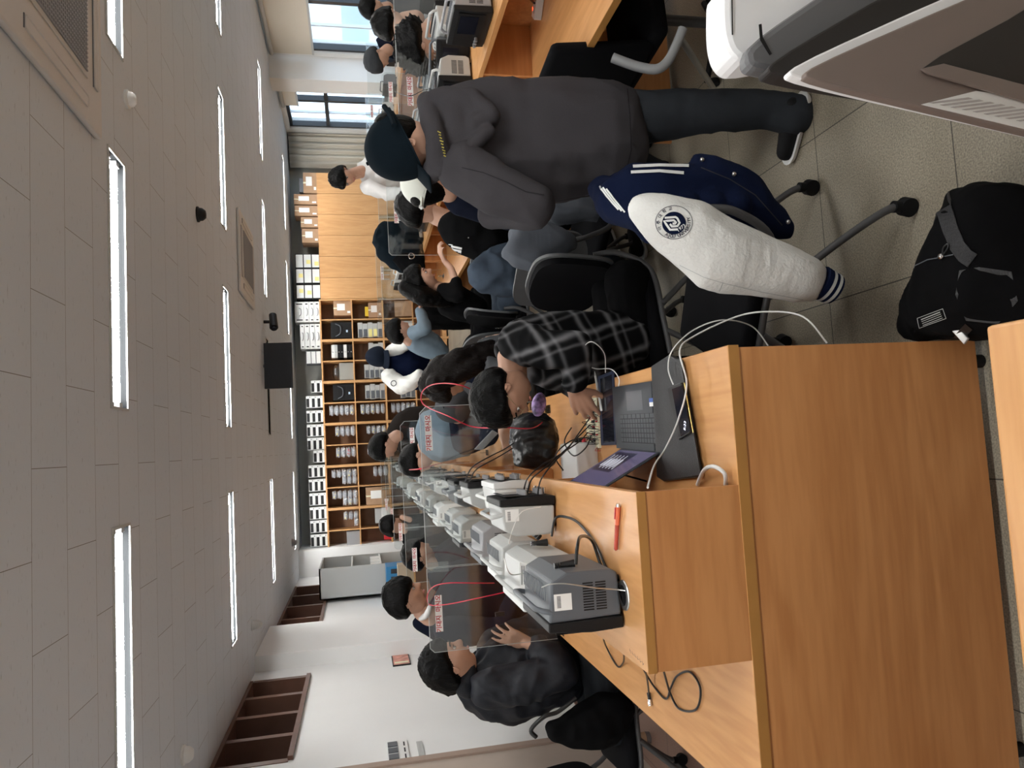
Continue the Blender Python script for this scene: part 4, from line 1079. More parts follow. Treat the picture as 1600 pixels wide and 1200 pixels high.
MG = mat('machine_taupe', (.21, .165, .145), .45, bump=.04, bscale=500); MW = mat('machine_white', (.88, .88, .89), .35)
layer('front_panel', rnd_([(1256, 108), (1262, 124), (1600, 205), (1960, 290), (1990, -200), (1560, -24)]), 1.10, 1.12, MG, bev=.003)
layer('white_trim', rnd_([(1230, 106), (1240, 122), (1590, 202), (1960, 288), (1990, -210), (1515, -22)]), 1.112, 1.135, MW, bev=.006)
layer('gap_shade_layer', rnd_([(1196, 100), (1208, 118), (1590, 180), (1960, 250), (1990, -240), (1440, -42)]), 1.136, 1.175, mat('machine_shadow_gap', (.014, .011, .010), .6), bev=.006)  # solid layer, near black: the shade of the gap painted as colour
layer('grey_band', rnd_([(1166, 70), (1170, 104), (1212, 112), (1500, 130), (1900, 200), (1950, -240), (1330, -42)]), 1.176, 1.215, mat('machine_band', (.13, .13, .135), .45), bev=.012)
layer('housing', rnd_([(1131, -60), (1131, 40), (1140, 76), (1162, 98), (1300, 70), (1850, 60), (1900, -240)]), 1.216, 1.30, MW, bev=.02)
lb_ = layer('paper_label', [(1440, 163), (1525, 142), (1604, 153), (1680, 170), (1680, 222), (1600, 201)], 1.0985, 1.10, 'paper', bev=0)
ln = MB()
for i in range(9):
    a = V((1452+i*17, 160+i*3.5)); ln.prism([W(a.x, a.y, Y=1.0975), W(a.x+7, a.y+1.5, Y=1.0975), W(a.x+68, a.y-6, Y=1.0975), W(a.x+61, a.y-8, Y=1.0975)], (0, .0008, 0))
ln.done('fine_print', mat('faded_print', (.45, .42, .41), .7), lb_)
layer('handle_recess_shade', rnd_([(1436, 105), (1460, 118), (1600, 158), (1800, 215), (1800, -120), (1610, 12)], 1), 1.0965, 1.10, mat('machine_recess_shade', (.022, .018, .016), .6), bev=.001)  # flat plate on the panel; the hollow's shade is its dark colour
layer('recess_lip', [(1440, 107), (1452, 115), (1600, 158), (1700, 185), (1700, 160), (1600, 132), (1475, 99)], 1.092, 1.0965, MG, bev=.001)
layer('seam', [(1186, 38), (1190, 37), (1192, 58), (1206, 84), (1203, 86), (1188, 62)], 1.1745, 1.1758, 'black', bev=0)
layer('seam', [(1143, -20), (1144.5, -20), (1145.5, 54), (1144, 54)], 1.2145, 1.2158, 'black', bev=0)
for xx, yy in ((.80, 1.2), (.95, 1.26)): MB().cyl((xx-.015, yy, .03), (xx+.015, yy, .03), .03, n=20).cyl((xx, yy, .03), (xx, yy, .5), .012).done('caster', 'rubber', t, smooth=True)

# ------------------------------------------------------------------ chairs
def make_chair(label, hole=False):
    t = thing('office_chair', label, 'chair', (0, 0, 0))
    s = MB(); s.box((0, .02, .455), (.46, .45, .055), None, .022); s.done('seat', 'cloth_seat', t, smooth=True, world=False)
    ZBK = .72 if not hole else .76
    outl = []
    for i in range(40):
        a = 2*PI*i/40; ca, sa = math.cos(a), math.sin(a)
        outl.append((.225*abs(ca)**.6*(1 if ca > 0 else -1), (.175 if not hole else .20)*abs(sa)**.6*(1 if sa > 0 else -1)))

    def shell(k, y0, th):
        g = MB(); fr = []; bk = []
        for x, z in outl:
            x *= k; z *= k
            y = -.25+y0-.10*(z+.2)+.9*x*x*.8
            fr.append((x, y, ZBK+z)); bk.append((x, y-th, ZBK+z))
        c0 = (0, -.25+y0-.02, ZBK); c1 = (0, -.25+y0-.02-th, ZBK)
        v = [c0, c1]+fr+bk; m = 40
        fs = []
        for i in range(m):
            j = (i+1) % m; fs += [(0, 2+i, 2+j), (1, 2+m+j, 2+m+i), (2+i, 2+m+i, 2+m+j, 2+j)]
        g._add(v, fs); return g
    shell(.93, .022, .03).done('back_cushion', 'cloth_seat' if not hole else 'chair_rim', t, smooth=True, world=False)
    sh = shell(1.0, -.01, .014).done('back_shell', 'chair_rim', t, smooth=True, world=False)
    if hole: MB().cyl((0, -.31, .87), (0, -.22, .87), .035, n=20).done('hand_hole', 'black', sh, world=False)
    for sd in (-1, 1):
        MB().tube([(sd*.19, -.275, .66), (sd*.215, -.27, .56), (sd*.225, -.18, .435), (sd*.225, .05, .425), (sd*.225, .20, .425)], .0125, 8).done('side_frame', 'tube_metal', t, smooth=True, world=False)
        MB().tube([(sd*.228, .10, .42), (sd*.24, .20, .25), (sd*.25, .27, .10), (sd*.25, .285, .065)], .0125, 8).done('leg', 'tube_metal', t, smooth=True, world=False)
        MB().tube([(sd*.228, -.02, .42), (sd*.24, -.17, .25), (sd*.25, -.27, .12), (sd*.25, -.295, .065)], .0125, 8).done('leg', 'tube_metal', t, smooth=True, world=False)
        for yy in (.285, -.295):
            c = MB().cyl((sd*.25-.016, yy, .0285), (sd*.25+.016, yy, .0285), .028, n=20); c.cyl((sd*.25, yy, .03), (sd*.25, yy, .075), .016, .018)
            c.done('caster', 'rubber', t, smooth=True, world=False)
    MB().cyl((-.225, -.10, .42), (.225, -.10, .42), .011).done('crossbar', 'chrome', t, world=False)
    MB().cyl((-.225, .15, .42), (.225, .15, .42), .011).done('crossbar', 'chrome', t, world=False)
    return t


ch0 = make_chair('black nesting chair carrying the navy and white varsity jacket')
ch0.location = (.475, 2.215, 0); ch0.rotation_euler.z = math.radians(64)
ch1 = None


def chair(label, x, y, face, hole=False):
    global ch1
    if hole:
        if ch1 is None: ch1 = make_chair(label, True); c = ch1
        else: c = copy_tree(ch1)
    else: c = copy_tree(ch0)
    c['label'] = label; c.location = (x, y, 0); c.rotation_euler.z = math.radians(face)-PI/2
    return c


chair('black chair with light rim under the person in the plaid shirt', .44, 3.0, 197)
chair('grey shelled chair with a hand hole in its back, behind the plaid shirt wearer', .80, 4.15, 200, True)
chair('chair with a grey-blue jacket over its back beside the aisle', 1.02, 3.55, 37)
chair('black chair of the long-haired person in black', .98, 5.35, 10)
chair('black chair of the person in the light blue shirt', .92, 6.55, 5, True)
chair('black chair with grey frame under the left-hand person in the puffer jacket', -1.42, 3.62, 5)
chair('black chair farther down the aisle beside the middle bench', .62, 5.0, 180)
chair('black chair by the left side of the third middle bench', -1.35, 5.6, 0)
chair('grey chair by the left side of the second middle bench', -1.30, 4.85, 0, True)
for o in ch0.children:
    if o.name.startswith('back_'): o.scale = (.66, 1, .78); o.location.z = .72*.22+.015; o.location.y = .02
t = thing('armrest_chair', 'black chair with a bent grey armrest pushed under the near right-hand bench', 'chair', (1.68, 2.75, 0))
MB().box((1.72, 2.75, .47), (.48, .48, .07), rotm(.1), .025).done('seat', 'cloth_seat', t, smooth=True)
MB().box((1.46, 2.78, .68), (.05, .46, .42), rotm(.1) @ Matrix.Rotation(-.10, 3, 'Y'), .024).done('backrest', 'cloth_seat', t, smooth=True)
MB().tube([W(957, 90, Y=2.22), W(975, 97, Y=2.21), W(1000, 105, Y=2.2), W(1026, 108, Y=2.18), W(1043, 96, Y=2.17), W(1056, 72, Y=2.16), W(1067, 45, Y=2.15)], .016, 10).done('armrest', mat('armrest_grey', (.22, .225, .23), .4), t, smooth=True)
MB().cyl(W(1062, 58, Y=2.18), W(1122, 150, Z=.06), .012).done('leg', 'steel', t, smooth=True)
MB().cyl((1.72, 2.75, .06), (1.72, 2.75, .44), .022).done('column', 'tube_metal', t)
for i in range(4):
    a = i*2*PI/4+.7; ex_, ey_ = 1.72+.25*math.cos(a), 2.75+.25*math.sin(a); MB().cyl((1.72, 2.75, .09), (ex_, ey_, .06), .018, .012).cyl((ex_-.012, ey_, .027), (ex_+.012, ey_, .027), .026).done('base_arm', 'rubber', t)


# ------------------------------------------------------------------ soft bodies
def remesh(mb, voxel, sm=6, folds=0., fs=9., seed=0, fdir=(1, 1, 1)):
    me = bpy.data.meshes.new('tmp'); mb.b.to_mesh(me); mb.b.free()
    o = bpy.data.objects.new('tmp', me); COL.objects.link(o)
    r = o.modifiers.new('r', 'REMESH'); r.mode = 'VOXEL'; r.voxel_size = voxel
    s = o.modifiers.new('s', 'SMOOTH'); s.factor = .5; s.iterations = sm
    dg = bpy.context.evaluated_depsgraph_get(); dg.update()
    out = bpy.data.meshes.new_from_object(o.evaluated_get(dg)); bpy.data.objects.remove(o); bpy.data.meshes.remove(me)
    if folds and len(out.vertices):
        n = len(out.vertices); co = np.empty(n*3); out.vertices.foreach_get('co', co); nn = np.empty(n*3); out.vertex_normals.foreach_get('vector', nn)
        co = co.reshape(-1, 3); nn = nn.reshape(-1, 3); off = V((seed*3.1, seed*1.7, seed))
        for i in range(n):
            c = V(co[i]); p = V((c.x*fdir[0], c.y*fdir[1], c.z*fdir[2]))*fs+off
            a = noise.noise(p+noise.noise_vector(p*.6)*.8); b = noise.noise(p*2.3)
            k_ = (1-abs(a)*2.6)*.7+b*.35
            co[i] += nn[i]*folds*k_
        out.vertices.foreach_set('co', co.ravel())
    out.shade_smooth(); out.update()
    return out


def inside(poly, x, y):
    r = False; n = len(poly); j = n-1
    for i in range(n):
        a, b = poly[i], poly[j]
        if (a[1] > y) != (b[1] > y) and x < (b[0]-a[0])*(y-a[1])/(b[1]-a[1])+a[0]: r = not r
        j = i
    return r


def edged(poly, x, y):
    d = 1e9; n = len(poly)
    for i in range(n):
        ax, ay = poly[i]; bx, by = poly[(i+1) % n]; dx, dy = bx-ax, by-ay
        t = max(0, min(1, ((x-ax)*dx+(y-ay)*dy)/(dx*dx+dy*dy+1e-9))); d = min(d, math.hypot(x-ax-t*dx, y-ay-t*dy))
    return d


def puff(mb, poly, Y=None, R=.12, flat=.8, step=None, Z=None, k=1.0, low=True):
    """cushion-like solid: spheres packed inside an outline standing at depth Y (or lying at height Z)"""
    xs_ = [p[0] for p in poly]; ys_ = [p[1] for p in poly]
    c = W(sum(xs_)/len(xs_), sum(ys_)/len(ys_), Y=Y, Z=Z); m = (c-CAM).dot(_f)/FPX
    st = step or max(2.2, min(max(xs_)-min(xs_), max(ys_)-min(ys_))/17)
    x = min(xs_)
    while x <= max(xs_):
        y = min(ys_)
        while y <= max(ys_):
            if inside(poly, x, y):
                d = edged(poly, x, y)
                if d > st*.45:
                    r_ = min(d*m, R)*k; p = W(x, y, Y=Y, Z=Z)
                    q = (r_, max(r_*flat, .012), r_) if Z is None else (r_, r_, max(.012, r_*flat))
                    mb.ell(p, q, None, 10, 6)
            y += st
        x += st
    return mb


def chain(mb, pts, k=1.0):
    """pts: (px, py, depth, radius) or (Vector, radius); tapered limbs joined at their joints"""
    P_ = [(W(p[0], p[1], Y=p[2]), p[3]) if len(p) == 4 else (V(p[0]), p[1]) for p in pts]
    for i in range(len(P_)-1): mb.caps(P_[i][0], P_[i+1][0], P_[i][1]*k, P_[i+1][1]*k, 12)
    return mb


def hand(mb, wrist, fd, pn, side=1, curl=.35, s=1.0, spread=.12):
    """palm, four fingers of different length and a thumb leaving the side of the palm"""
    wrist = V(wrist); fd = V(fd).normalized(); pn = V(pn); pn = (pn-fd*pn.dot(fd)).normalized(); sd = fd.cross(pn)*side
    L = [.072, .080, .076, .062]; lens = [(.040, .024, .019), (.044, .028, .020), (.041, .026, .020), (.033, .019, .017)]
    for i in range(4):
        o = (i-1.5)
        k0 = wrist+sd*(-o*.011)*s; k1 = wrist+fd*L[i]*s+sd*(-o*.0205)*s
        mb.caps(k0, k1, .0135*s, .0112*s, 10)
        d = (fd+sd*(-o*spread)).normalized(); p = k1; r_ = .0095*s
        ax = d.cross(pn).normalized()
        for j in range(3):
            d = Matrix.Rotation(curl*(.55+.35*j)+.04*i, 3, ax) @ d
            e = p+d*lens[i][j]*s; mb.caps(p, e, r_, r_*.9, 10); p = e; r_ *= .9
    b = wrist+fd*.018*s+sd*.022*s; d = (fd*.62+sd*.72+pn*.35).normalized()
    e = b+d*.042*s; mb.caps(b, e, .0145*s, .0115*s, 10); d = (d+fd*.55+pn*.2*curl).normalized(); e2 = e+d*.032*s; mb.caps(e, e2, .0112*s, .010*s, 10)
    d = (d+fd*.4).normalized(); mb.caps(e2, e2+d*.024*s, .010*s, .0085*s, 10)
    return mb


sst = lambda a, b, x: (lambda t: t*t*(3-2*t))(max(0, min(1, (x-a)/(b-a))))
gs = lambda x, s: math.exp(-(x/s)**2)


def skull(d):
    x, y, z = d
    p = V((.074*x, .094*y, .116*z))
    k = sst(0, 1, -z)
    p.x *= 1-.30*k
    if y < 0: p.y *= 1-.5*k
    if y > 0:
        pr_ = sst(.20, -.14, z)*sst(-.27, -.19, z)
        p.y += .026*gs(x, .14)*pr_*y
        p.y -= .010*(gs(abs(x)-.40, .17)*gs(z-.07, .10))*y
        p.y += .004*gs(z-.24, .08)*gs(x, .6)
        p.y += .006*gs(x, .26)*gs(z+.47, .09)+.009*gs(x, .28)*gs(z+.80, .13)
        p.y -= .004*gs(x, .3)*gs(z+.62, .05)
    p.x += (1 if x > 0 else -1)*.003*gs(z+.08, .15)*gs(y-.5, .25)
    return p


HF = {}


def frame(f, u):
    f = V(f).normalized(); u = V(u); u = (u-f*u.dot(f)).normalized(); r_ = f.cross(u)
    return Matrix(((r_.x, f.x, u.x), (r_.y, f.y, u.y), (r_.z, f.z, u.z)))


def sph(fn, nu, nv, z0=-1., z1=1.):
    vv = []; fs = []
    for j in range(nv+1):
        t = PI*j/nv
        for i in range(nu):
            a = 2*PI*(i+.5)/nu; vv.append(fn((math.sin(t)*math.cos(a), math.sin(t)*math.sin(a), math.cos(t))))
    for j in range(nv):
        for i in range(nu): fs.append((j*nu+i, (j+1)*nu+i, (j+1)*nu+(i+1) % nu, j*nu+(i+1) % nu))
    return vv, fs


def hairline(y, style):
    ks = {'short': [(-1, -.62), (-.5, -.5), (-.1, -.12), (.15, .05), (.45, .28), (.8, .38), (1, .40)],
          'fringe': [(-1, -.62), (-.5, -.5), (-.1, -.15), (.15, 0), (.45, .14), (.8, .20), (1, .22)],
          'long': [(-1, -.95), (-.4, -.95), (-.05, -.7), (.2, -.1), (.5, .25), (.8, .42), (1, .46)]}[style]
    for (a, b), (c, d) in zip(ks, ks[1:]):
        if y <= c: return b+(d-b)*(y-a)/(c-a)
    return ks[-1][1]


def head(body_bm, par, c, f, u, s=1.0, hair='short', hm='hair', th=.018, cap=None, near=True, curly=0, glasses=False, skinm='skin', opening=False):
    """adds the skull, face and ears to the body mesh and returns the hair / cap / eyes as parts"""
    if cap: th = min(th, .007)
    R3 = frame(f, u); c = V(c); T = lambda p: c+R3 @ (V(p)*s)
    nu, nv = (56, 44) if near else (32, 24)
    vv, fs = sph(lambda d: T(skull(d)), nu, nv); body_bm._add(vv, fs)
    q = R3.to_quaternion()
    for sd in (-1, 1):
        body_bm.ell(T((sd*.075, -.006, -.004)), (.007*s, .018*s, .031*s), q @ Euler((.15, 0, -sd*.35)).to_quaternion(), 12, 8)
        body_bm.ell(T((sd*.081, -.014, .004)), (.004*s, .016*s, .027*s), q @ Euler((.15, 0, -sd*.5)).to_quaternion(), 12, 8)
    post = []

    def parts():
        o = None
        if hair:
            seed = c.x*7+c.y*3

            def hf(d):
                p = skull(d); zb = hairline(d[1], hair); m = sst(zb-.10, zb+.14, d[2])
                nz = noise.noise(V(d)*3.2+V((seed, 0, 0)))*.4+noise.noise(V((d[0]*9, d[1]*9, d[2]*2.5))+V((seed, 1, 0)))*.35
                t_ = -.006+(th+.006)*m*(1+nz*.5+curly*abs(noise.noise(V(d)*9+V((seed, 3, 0))))*2)
                nrm = V((d[0], d[1]*.9, d[2]*.9)).normalized()
                base = V((.074*d[0], .094*d[1], .116*d[2])) if d[2] > 0 else p
                return T(base+nrm*t_)
            vv, fs = sph(hf, 64 if near else 36, 48 if near else 26); g = MB(); g._add(vv, fs)
            ob = g.done('hair', hm, par, smooth=180)
            hp = ob
        if cap:
            cm, brimdir, = cap['m'], cap.get('dir', 0)

            def cf(d):
                z = max(d[2], .10); rr = math.sqrt(max(0, 1-z*z)); l_ = math.hypot(d[0], d[1]) or 1
                if d[2] < .10: k_ = (1+.0*d[2]); p = V((d[0]/l_*rr, d[1]/l_*rr, z-(.10-max(d[2], -.12))*.75))
                else: p = V((d[0], d[1], d[2]))
                o_ = 1.0
                return T(V((p.x*.096, p.y*.116, p.z*.142-.004)) if d[2] > -.1 else V((p.x*.094, p.y*.113, (p.z)*.142-.004)))
            vv, fs = sph(cf, 48, 36)
            g = MB(); g._add(vv, [f_ for f_ in fs if f_[0]//48 < 21]); o = g.done('cap', cm, par, smooth=180, fixn=False)
            so = o.modifiers.new('thick', 'SOLIDIFY'); so.thickness = .003
            a0 = brimdir; br = MB(); v2 = []; n1, n2 = 16, 6
            for i in range(n1+1):
                a = (i/n1-.5)*2.0
                for j in range(n2+1):
                    ext = .068*math.cos(a*.75)*j/n2
                    x_ = math.sin(a)*(.094+ext*.55); y_ = math.cos(a)*.112+ext
                    z_ = .014-.018*(a*a)-.10*ext-.012*(j/n2)
                    v2.append(T(Matrix.Rotation(a0, 3, 'Z') @ V((x_, y_, z_))))
            br._add(v2, [(i*(n2+1)+j, (i+1)*(n2+1)+j, (i+1)*(n2+1)+j+1, i*(n2+1)+j+1) for i in range(n1) for j in range(n2)])
            bo = br.done('brim', cm, o, smooth=180); so = bo.modifiers.new('thick', 'SOLIDIFY'); so.thickness = .004
            MB().ell(T((0, 0, .14)), (.007, .007, .004), q, 10, 6).done('button', cm, o, smooth=True)
            if opening:
                MB().ell(T((0, -.104, .022)), (.036, .0165, .034), q, 20, 12).done('rear_opening', 'hair', o, smooth=True)
                MB().tube([T((-.045, -.097, .0)), T((-.02, -.119, -.006)), T((.02, -.119, -.006)), T((.045, -.097, .0))], .006, 8).done('strap', cm, o, smooth=True)
                MB().box(T((.0, -.126, -.006)), (.022, .005, .02), R3).done('buckle', 'steel', o)
        if near:
            for sd in (-1, 1):
                MB().ell(T((sd*.031, .0785, .008)), (.0125*s, .0075*s, .0065*s), q, 14, 8).done('eye', 'eyew', par, smooth=True)
                MB().ell(T((sd*.031, .0845, .007)), (.0055*s, .0025*s, .0052*s), q, 12, 8).done('iris', 'ink', par, smooth=True)
                MB().tube([T((sd*.018, .088, .013)), T((sd*.031, .0885, .016)), T((sd*.046, .081, .012))], .0014*s, 6).done('eyelid', 'hair', par, smooth=True)
                MB().tube([T((sd*.014, .094, .030)), T((sd*.030, .0935, .034)), T((sd*.048, .083, .030))], .003*s, 6).done('eyebrow', 'hair', par, smooth=True)
            MB().tube([T((-.022, .0845, -.056)), T((-.010, .0925, -.0535)), T((0, .0935, -.055)), T((.010, .0925, -.0535)), T((.022, .0845, -.056))], .0036*s, 8).done('lips', 'lip', par, smooth=True)
        if glasses:
            g = MB()
            for sd in (-1, 1):
                pts = [T((sd*.034+.022*math.cos(a), .098, .006+.019*math.sin(a))) for a in [2*PI*i/20 for i in range(21)]]
                g.tube(pts, .0012, 6, smooth=False); g.tube([T((sd*.056, .097, .010)), T((sd*.078, .05, .012)), T((sd*.083, -.005, .008))], .0012, 6)
            g.tube([T((-.012, .099, .008)), T((0, .102, .010)), T((.012, .099, .008))], .0012, 6)
            go = g.done('glasses', mat('gold_wire', (.62, .47, .28), .3, .9), par, smooth=True)
            for sd in (-1, 1): MB().cyl(T((sd*.034, .097, .006)), T((sd*.034, .0985, .006)), .021, n=20).done('lens', 'glass', go)
    return parts


CL = {}


def cloth(name, col, rough=.85, **k):
    return mat(name, col, rough, bump=k.pop('bump', .15), bscale=k.pop('bscale', 350), spec=k.pop('spec', .08), **k)


def person(label, base, hd, skinc=(), clothes=(), voxel=.010, hands=(), extras=None, skinm='skin', legs=None, name='person', cvox=None):
    """hd: head dict(c, f, u, ...); clothes: (part name, material, [('c', chain) | ('p', poly, depth, R, flat)], folds, fold scale)"""
    t = thing(name, label, 'person', base)
    bm = MB()
    for ch in skinc: chain(bm, ch)
    for h in hands: hand(bm, *h[:3], **h[3])
    clothes = list(clothes)
    if legs: clothes.append(legs)
    for cl in clothes:
        for it in cl[2]:
            if it[0] == 'c': chain(bm, it[1], .78)
            else: puff(bm, it[1], Y=it[2], R=it[3], flat=it[4], k=.78)
    me = remesh(bm, voxel, 4)
    hb = MB(); hb.b.from_mesh(me); ps = head(hb, t, **hd)
    me2 = bpy.data.meshes.new('body'); hb.b.to_mesh(me2); hb.b.free(); me2.shade_smooth()
    bo = link('body', me2, skinm, t)
    ps()
    for i, cl in enumerate(clothes):
        nm, m, items = cl[:3]; fo = cl[3] if len(cl) > 3 else .006; fsc = cl[4] if len(cl) > 4 else 9
        g = MB()
        for it in items:
            if it[0] == 'c': chain(g, it[1])
            else: puff(g, it[1], Y=it[2], R=it[3], flat=it[4])
        me = remesh(g, cvox or .012, 5, fo, fsc, i+len(label))
        link(nm, me, m, t)
    if extras: extras(t)
    return t


def sit_legs(hip, f, m, lift=0., name='trousers'):
    """seated legs: hip point, facing direction; thighs level, shins down, feet on the floor"""
    hip = V(hip); f = V((f[0], f[1], 0)).normalized(); s = V((f.y, -f.x, 0)); it = []
    for sd in (-1, 1):
        h = hip+s*sd*.09; k_ = h+f*.40+s*sd*.03+V((0, 0, .02)); k_.z = .52; a = k_+V((0, 0, -.42))-f*.03; a.z = .058
        it.append(('c', [(h, .098), (k_, .072), (a, .054), (a+f*.15-V((0, 0, .014)), .040)]))
    return (name, m, it, .006, 9)


def stand_legs(hip, f, m, name='trousers', bend=.05):
    hip = V(hip); f = V((f[0], f[1], 0)).normalized(); s = V((f.y, -f.x, 0)); it = []
    for sd in (-1, 1):
        h = hip+s*sd*.085; k_ = V((h.x, h.y, hip.z*.55))+s*sd*.02+f*bend; a = V((k_.x, k_.y, .066))-f*bend*.8
        it.append(('c', [(h, .10), (k_, .075), (a, .06), (a+f*.15-V((0, 0, .022)), .040)]))
    return (name, m, it, .006, 9)


def shoe(par, p, d, m='rubber', sole='white', L=.27):
    """shoe resting on the floor with heel at p pointing along d"""
    p = V((p[0], p[1], 0)); d = V((d[0], d[1], 0)).normalized()
    b = MB(); b.ell(p+d*.06+V((0, 0, .052)), (.042, .042, .05)); b.caps(p+d*.06+V((0, 0, .05)), p+d*(L-.05)+V((0, 0, .035)), .042, .034, 14)
    me = remesh(b, .008, 6); o = link('shoe', me, m, par)
    s = MB(); s.caps(p+d*.045+V((0, 0, .012)), p+d*(L-.045)+V((0, 0, .012)), .046, .044, 16)
    me = remesh(s, .007, 2); me.transform(Matrix.Translation((0, 0, 0)))
    for v in me.vertices: v.co.z = .002+max(0, min(.024, v.co.z+.02))*.9
    link('sole', me, sole, o, world=True)
    return o


CM = dict(
    hoodie=cloth('charcoal_hoodie_fabric', (.052, .049, .054), .95),
    gjeans=cloth('dark_grey_denim', (.030, .034, .040), .9),
    blackc=cloth('black_cloth', (.0045, .0045, .005), .95),
    navyc=cloth('navy_cloth', (.006, .008, .017), .9),
    jeans=cloth('blue_denim', (.045, .060, .083), .85, var=.35, vscale=7),
    bluesh=cloth('light_blue_cloth', (.17, .225, .275), .85, var=.08),
    greyblue=cloth('grey_blue_cloth', (.105, .115, .135), .85, var=.1),
    whitec=cloth('white_cloth', (.62, .61, .60), .85),
    capw=cloth('cream_cap', (.62, .64, .58), .9), capn=cloth('dark_teal_cap', (.006, .011, .016), .95), capg=cloth('grey_cap', (.07, .073, .078), .9), capk=cloth('navy_cap', (.010, .014, .024), .9),
    brownc=cloth('dark_brown_cloth', (.020, .016, .014), .9), greyt=cloth('grey_tee', (.25, .27, .28), .9),
    puffer=cloth('black_nylon', (.0065, .008, .013), .6, bump=.1, bscale=90, spec=.32), varsity=cloth('navy_wool', (.005, .009, .030), .95),
    leather=mat('white_leather', (.74, .74, .71), .5, bump=.25, bscale=120),
)


def bvh_of(*obs):
    dg = bpy.context.evaluated_depsgraph_get(); vs, fs = [], []
    for o in obs:
        m = Matrix.Translation(origin(o)); n = len(vs)
        vs += [m @ v.co for v in o.data.vertices]; fs += [tuple(n+i for i in p.vertices) for p in o.data.polygons]
    return BVHTree.FromPolygons(vs, fs)


def onto(b, x, y, lift=.0015, fallback=None):
    d = ray(x, y).normalized(); h = b.ray_cast(CAM, d)
    if h[0] is None:
        h = b.find_nearest(W(x, y, Y=fallback or 2.2))
        return h[0]+h[1]*lift
    n = h[1] if h[1].dot(d) < 0 else -h[1]
    return h[0]+n*lift


def strip(b, pts, w_, lift=.0015, sub=4):
    """ribbon stitched on a surface: pts and width in the measured picture scale"""
    g = MB(); P2 = []
    for i in range(len(pts)-1):
        for j in range(sub): P2.append((pts[i][0]+(pts[i+1][0]-pts[i][0])*j/sub, pts[i][1]+(pts[i+1][1]-pts[i][1])*j/sub))
    P2.append(pts[-1]); L_ = []; R_ = []
    for i, p in enumerate(P2):
        a, c = P2[max(0, i-1)], P2[min(len(P2)-1, i+1)]; dx, dy = c[0]-a[0], c[1]-a[1]; l_ = math.hypot(dx, dy) or 1
        L_.append(onto(b, p[0]-dy/l_*w_/2, p[1]+dx/l_*w_/2, lift)); R_.append(onto(b, p[0]+dy/l_*w_/2, p[1]-dx/l_*w_/2, lift))
    n = len(P2); g._add(L_+R_, [(i, i+1, n+i+1, n+i) for i in range(n-1)])
    return g


def decal_text(b, body, size, cx_, cy_, ang, lift=.002):
    cu = bpy.data.curves.new('t', 'FONT'); cu.body = body; cu.size = size; cu.align_x = 'CENTER'; cu.align_y = 'CENTER'; cu.resolution_u = 2; cu.offset = size*.015
    t = bpy.data.objects.new('t', cu); COL.objects.link(t); me = bpy.data.meshes.new_from_object(t.evaluated_get(bpy.context.evaluated_depsgraph_get()))
    bpy.data.objects.remove(t); ca, sa = math.cos(ang), math.sin(ang)
    for v in me.vertices:
        x, y = v.co.x, v.co.y
        v.co = onto(b, cx_+x*ca-y*sa, cy_-(x*sa+y*ca), lift)
    return me


# ------------------------------------------------------------------ varsity jacket over the chair
t = thing('varsity_jacket', 'navy varsity jacket with white leather sleeve and round emblem hung over a chair back', 'jacket', (.75, 2.1, .4))
g = MB(); puff(g, [(938, 300), (942, 285), (985, 256), (1078, 256), (1085, 240), (1112, 243), (1160, 260), (1187, 280), (1203, 300), (1243, 352), (1236, 372), (1215, 374), (1150, 368), (1100, 360), (1060, 380), (1010, 380), (985, 352), (945, 308)], Y=2.02, R=.095, flat=.9, step=5)
for zz, dx in ((.85, .02), (.79, .03), (.72, .04), (.64, .05), (.56, .05)):
    chain(g, [(V((.61+dx, 1.96, zz-.03)), .05), (V((.69+dx, 2.10, zz)), .06), (V((.79+dx, 2.26, zz-.02)), .05)])
body = link('jacket_body', remesh(g, .008, 4, .006, 7, 3), CM['varsity'], t)
g = MB(); puff(g, [(983, 325), (990, 309), (1010, 303), (1040, 305), (1065, 312), (1098, 317), (1112, 328), (1140, 345), (1190, 367), (1240, 390), (1277, 409), (1291, 425), (1284, 450), (1272, 468), (1240, 471), (1180, 460), (1125, 455), (1093, 448), (1060, 415), (1030, 388), (1003, 365), (985, 340)], Y=1.82, R=.095, flat=1.0, step=5)
sleeve = link('sleeve', remesh(g, .007, 5, .010, 5, 5, (1, 1, .8)), CM['leather'], t)
c0, c1 = W(1280, 441, Y=1.82), W(1300, 451, Y=1.82); dd = (c1-c0)
cf = MB().cyl(c0, c1+dd*.2, .048, .042, 28).done('cuff', CM['varsity'], t, smooth=True)
for k_ in (.35, .8): MB().cyl(c0+dd*k_, c0+dd*(k_+.22), .0488-.004*k_, .048-.004*k_, 28, False).done('cuff_stripe', 'lgrey', cf, smooth=True)
jb, sb = bvh_of(body), bvh_of(sleeve)
for k_, (pts, w_) in enumerate([([(989, 261), (1030, 259), (1076, 260)], 4.5), ([(986, 270), (1030, 268), (1068, 271)], 4.5)]):
    strip(jb, pts, w_, .003, 6).done('hem_stripe', 'white', body, fixn=False)
for k_ in range(3): strip(jb, [(938+k_*5, 292+k_*1.5), (951+k_*5, 308+k_*1.5), (968+k_*5, 328+k_*2)], 2.4, .004, 5).done('collar_stripe', 'white', body, fixn=False)
for a, b in ((1097, 251), (1146, 273), (1230, 347)): MB().ell(onto(jb, a, b, .003), (.007, .007, .007), None, 14, 8).done('snap_button', 'steel', body, smooth=True)
strip(sb, [(1062, 414), (1100, 433), (1130, 442), (1190, 456), (1255, 468)], 1.0, .001, 6).done('seam', 'lgrey', sleeve, fixn=False)
strip(sb, [(1124, 455), (1130, 441)], 1.6, .001, 4).done('seam', 'lgrey', sleeve, fixn=False)
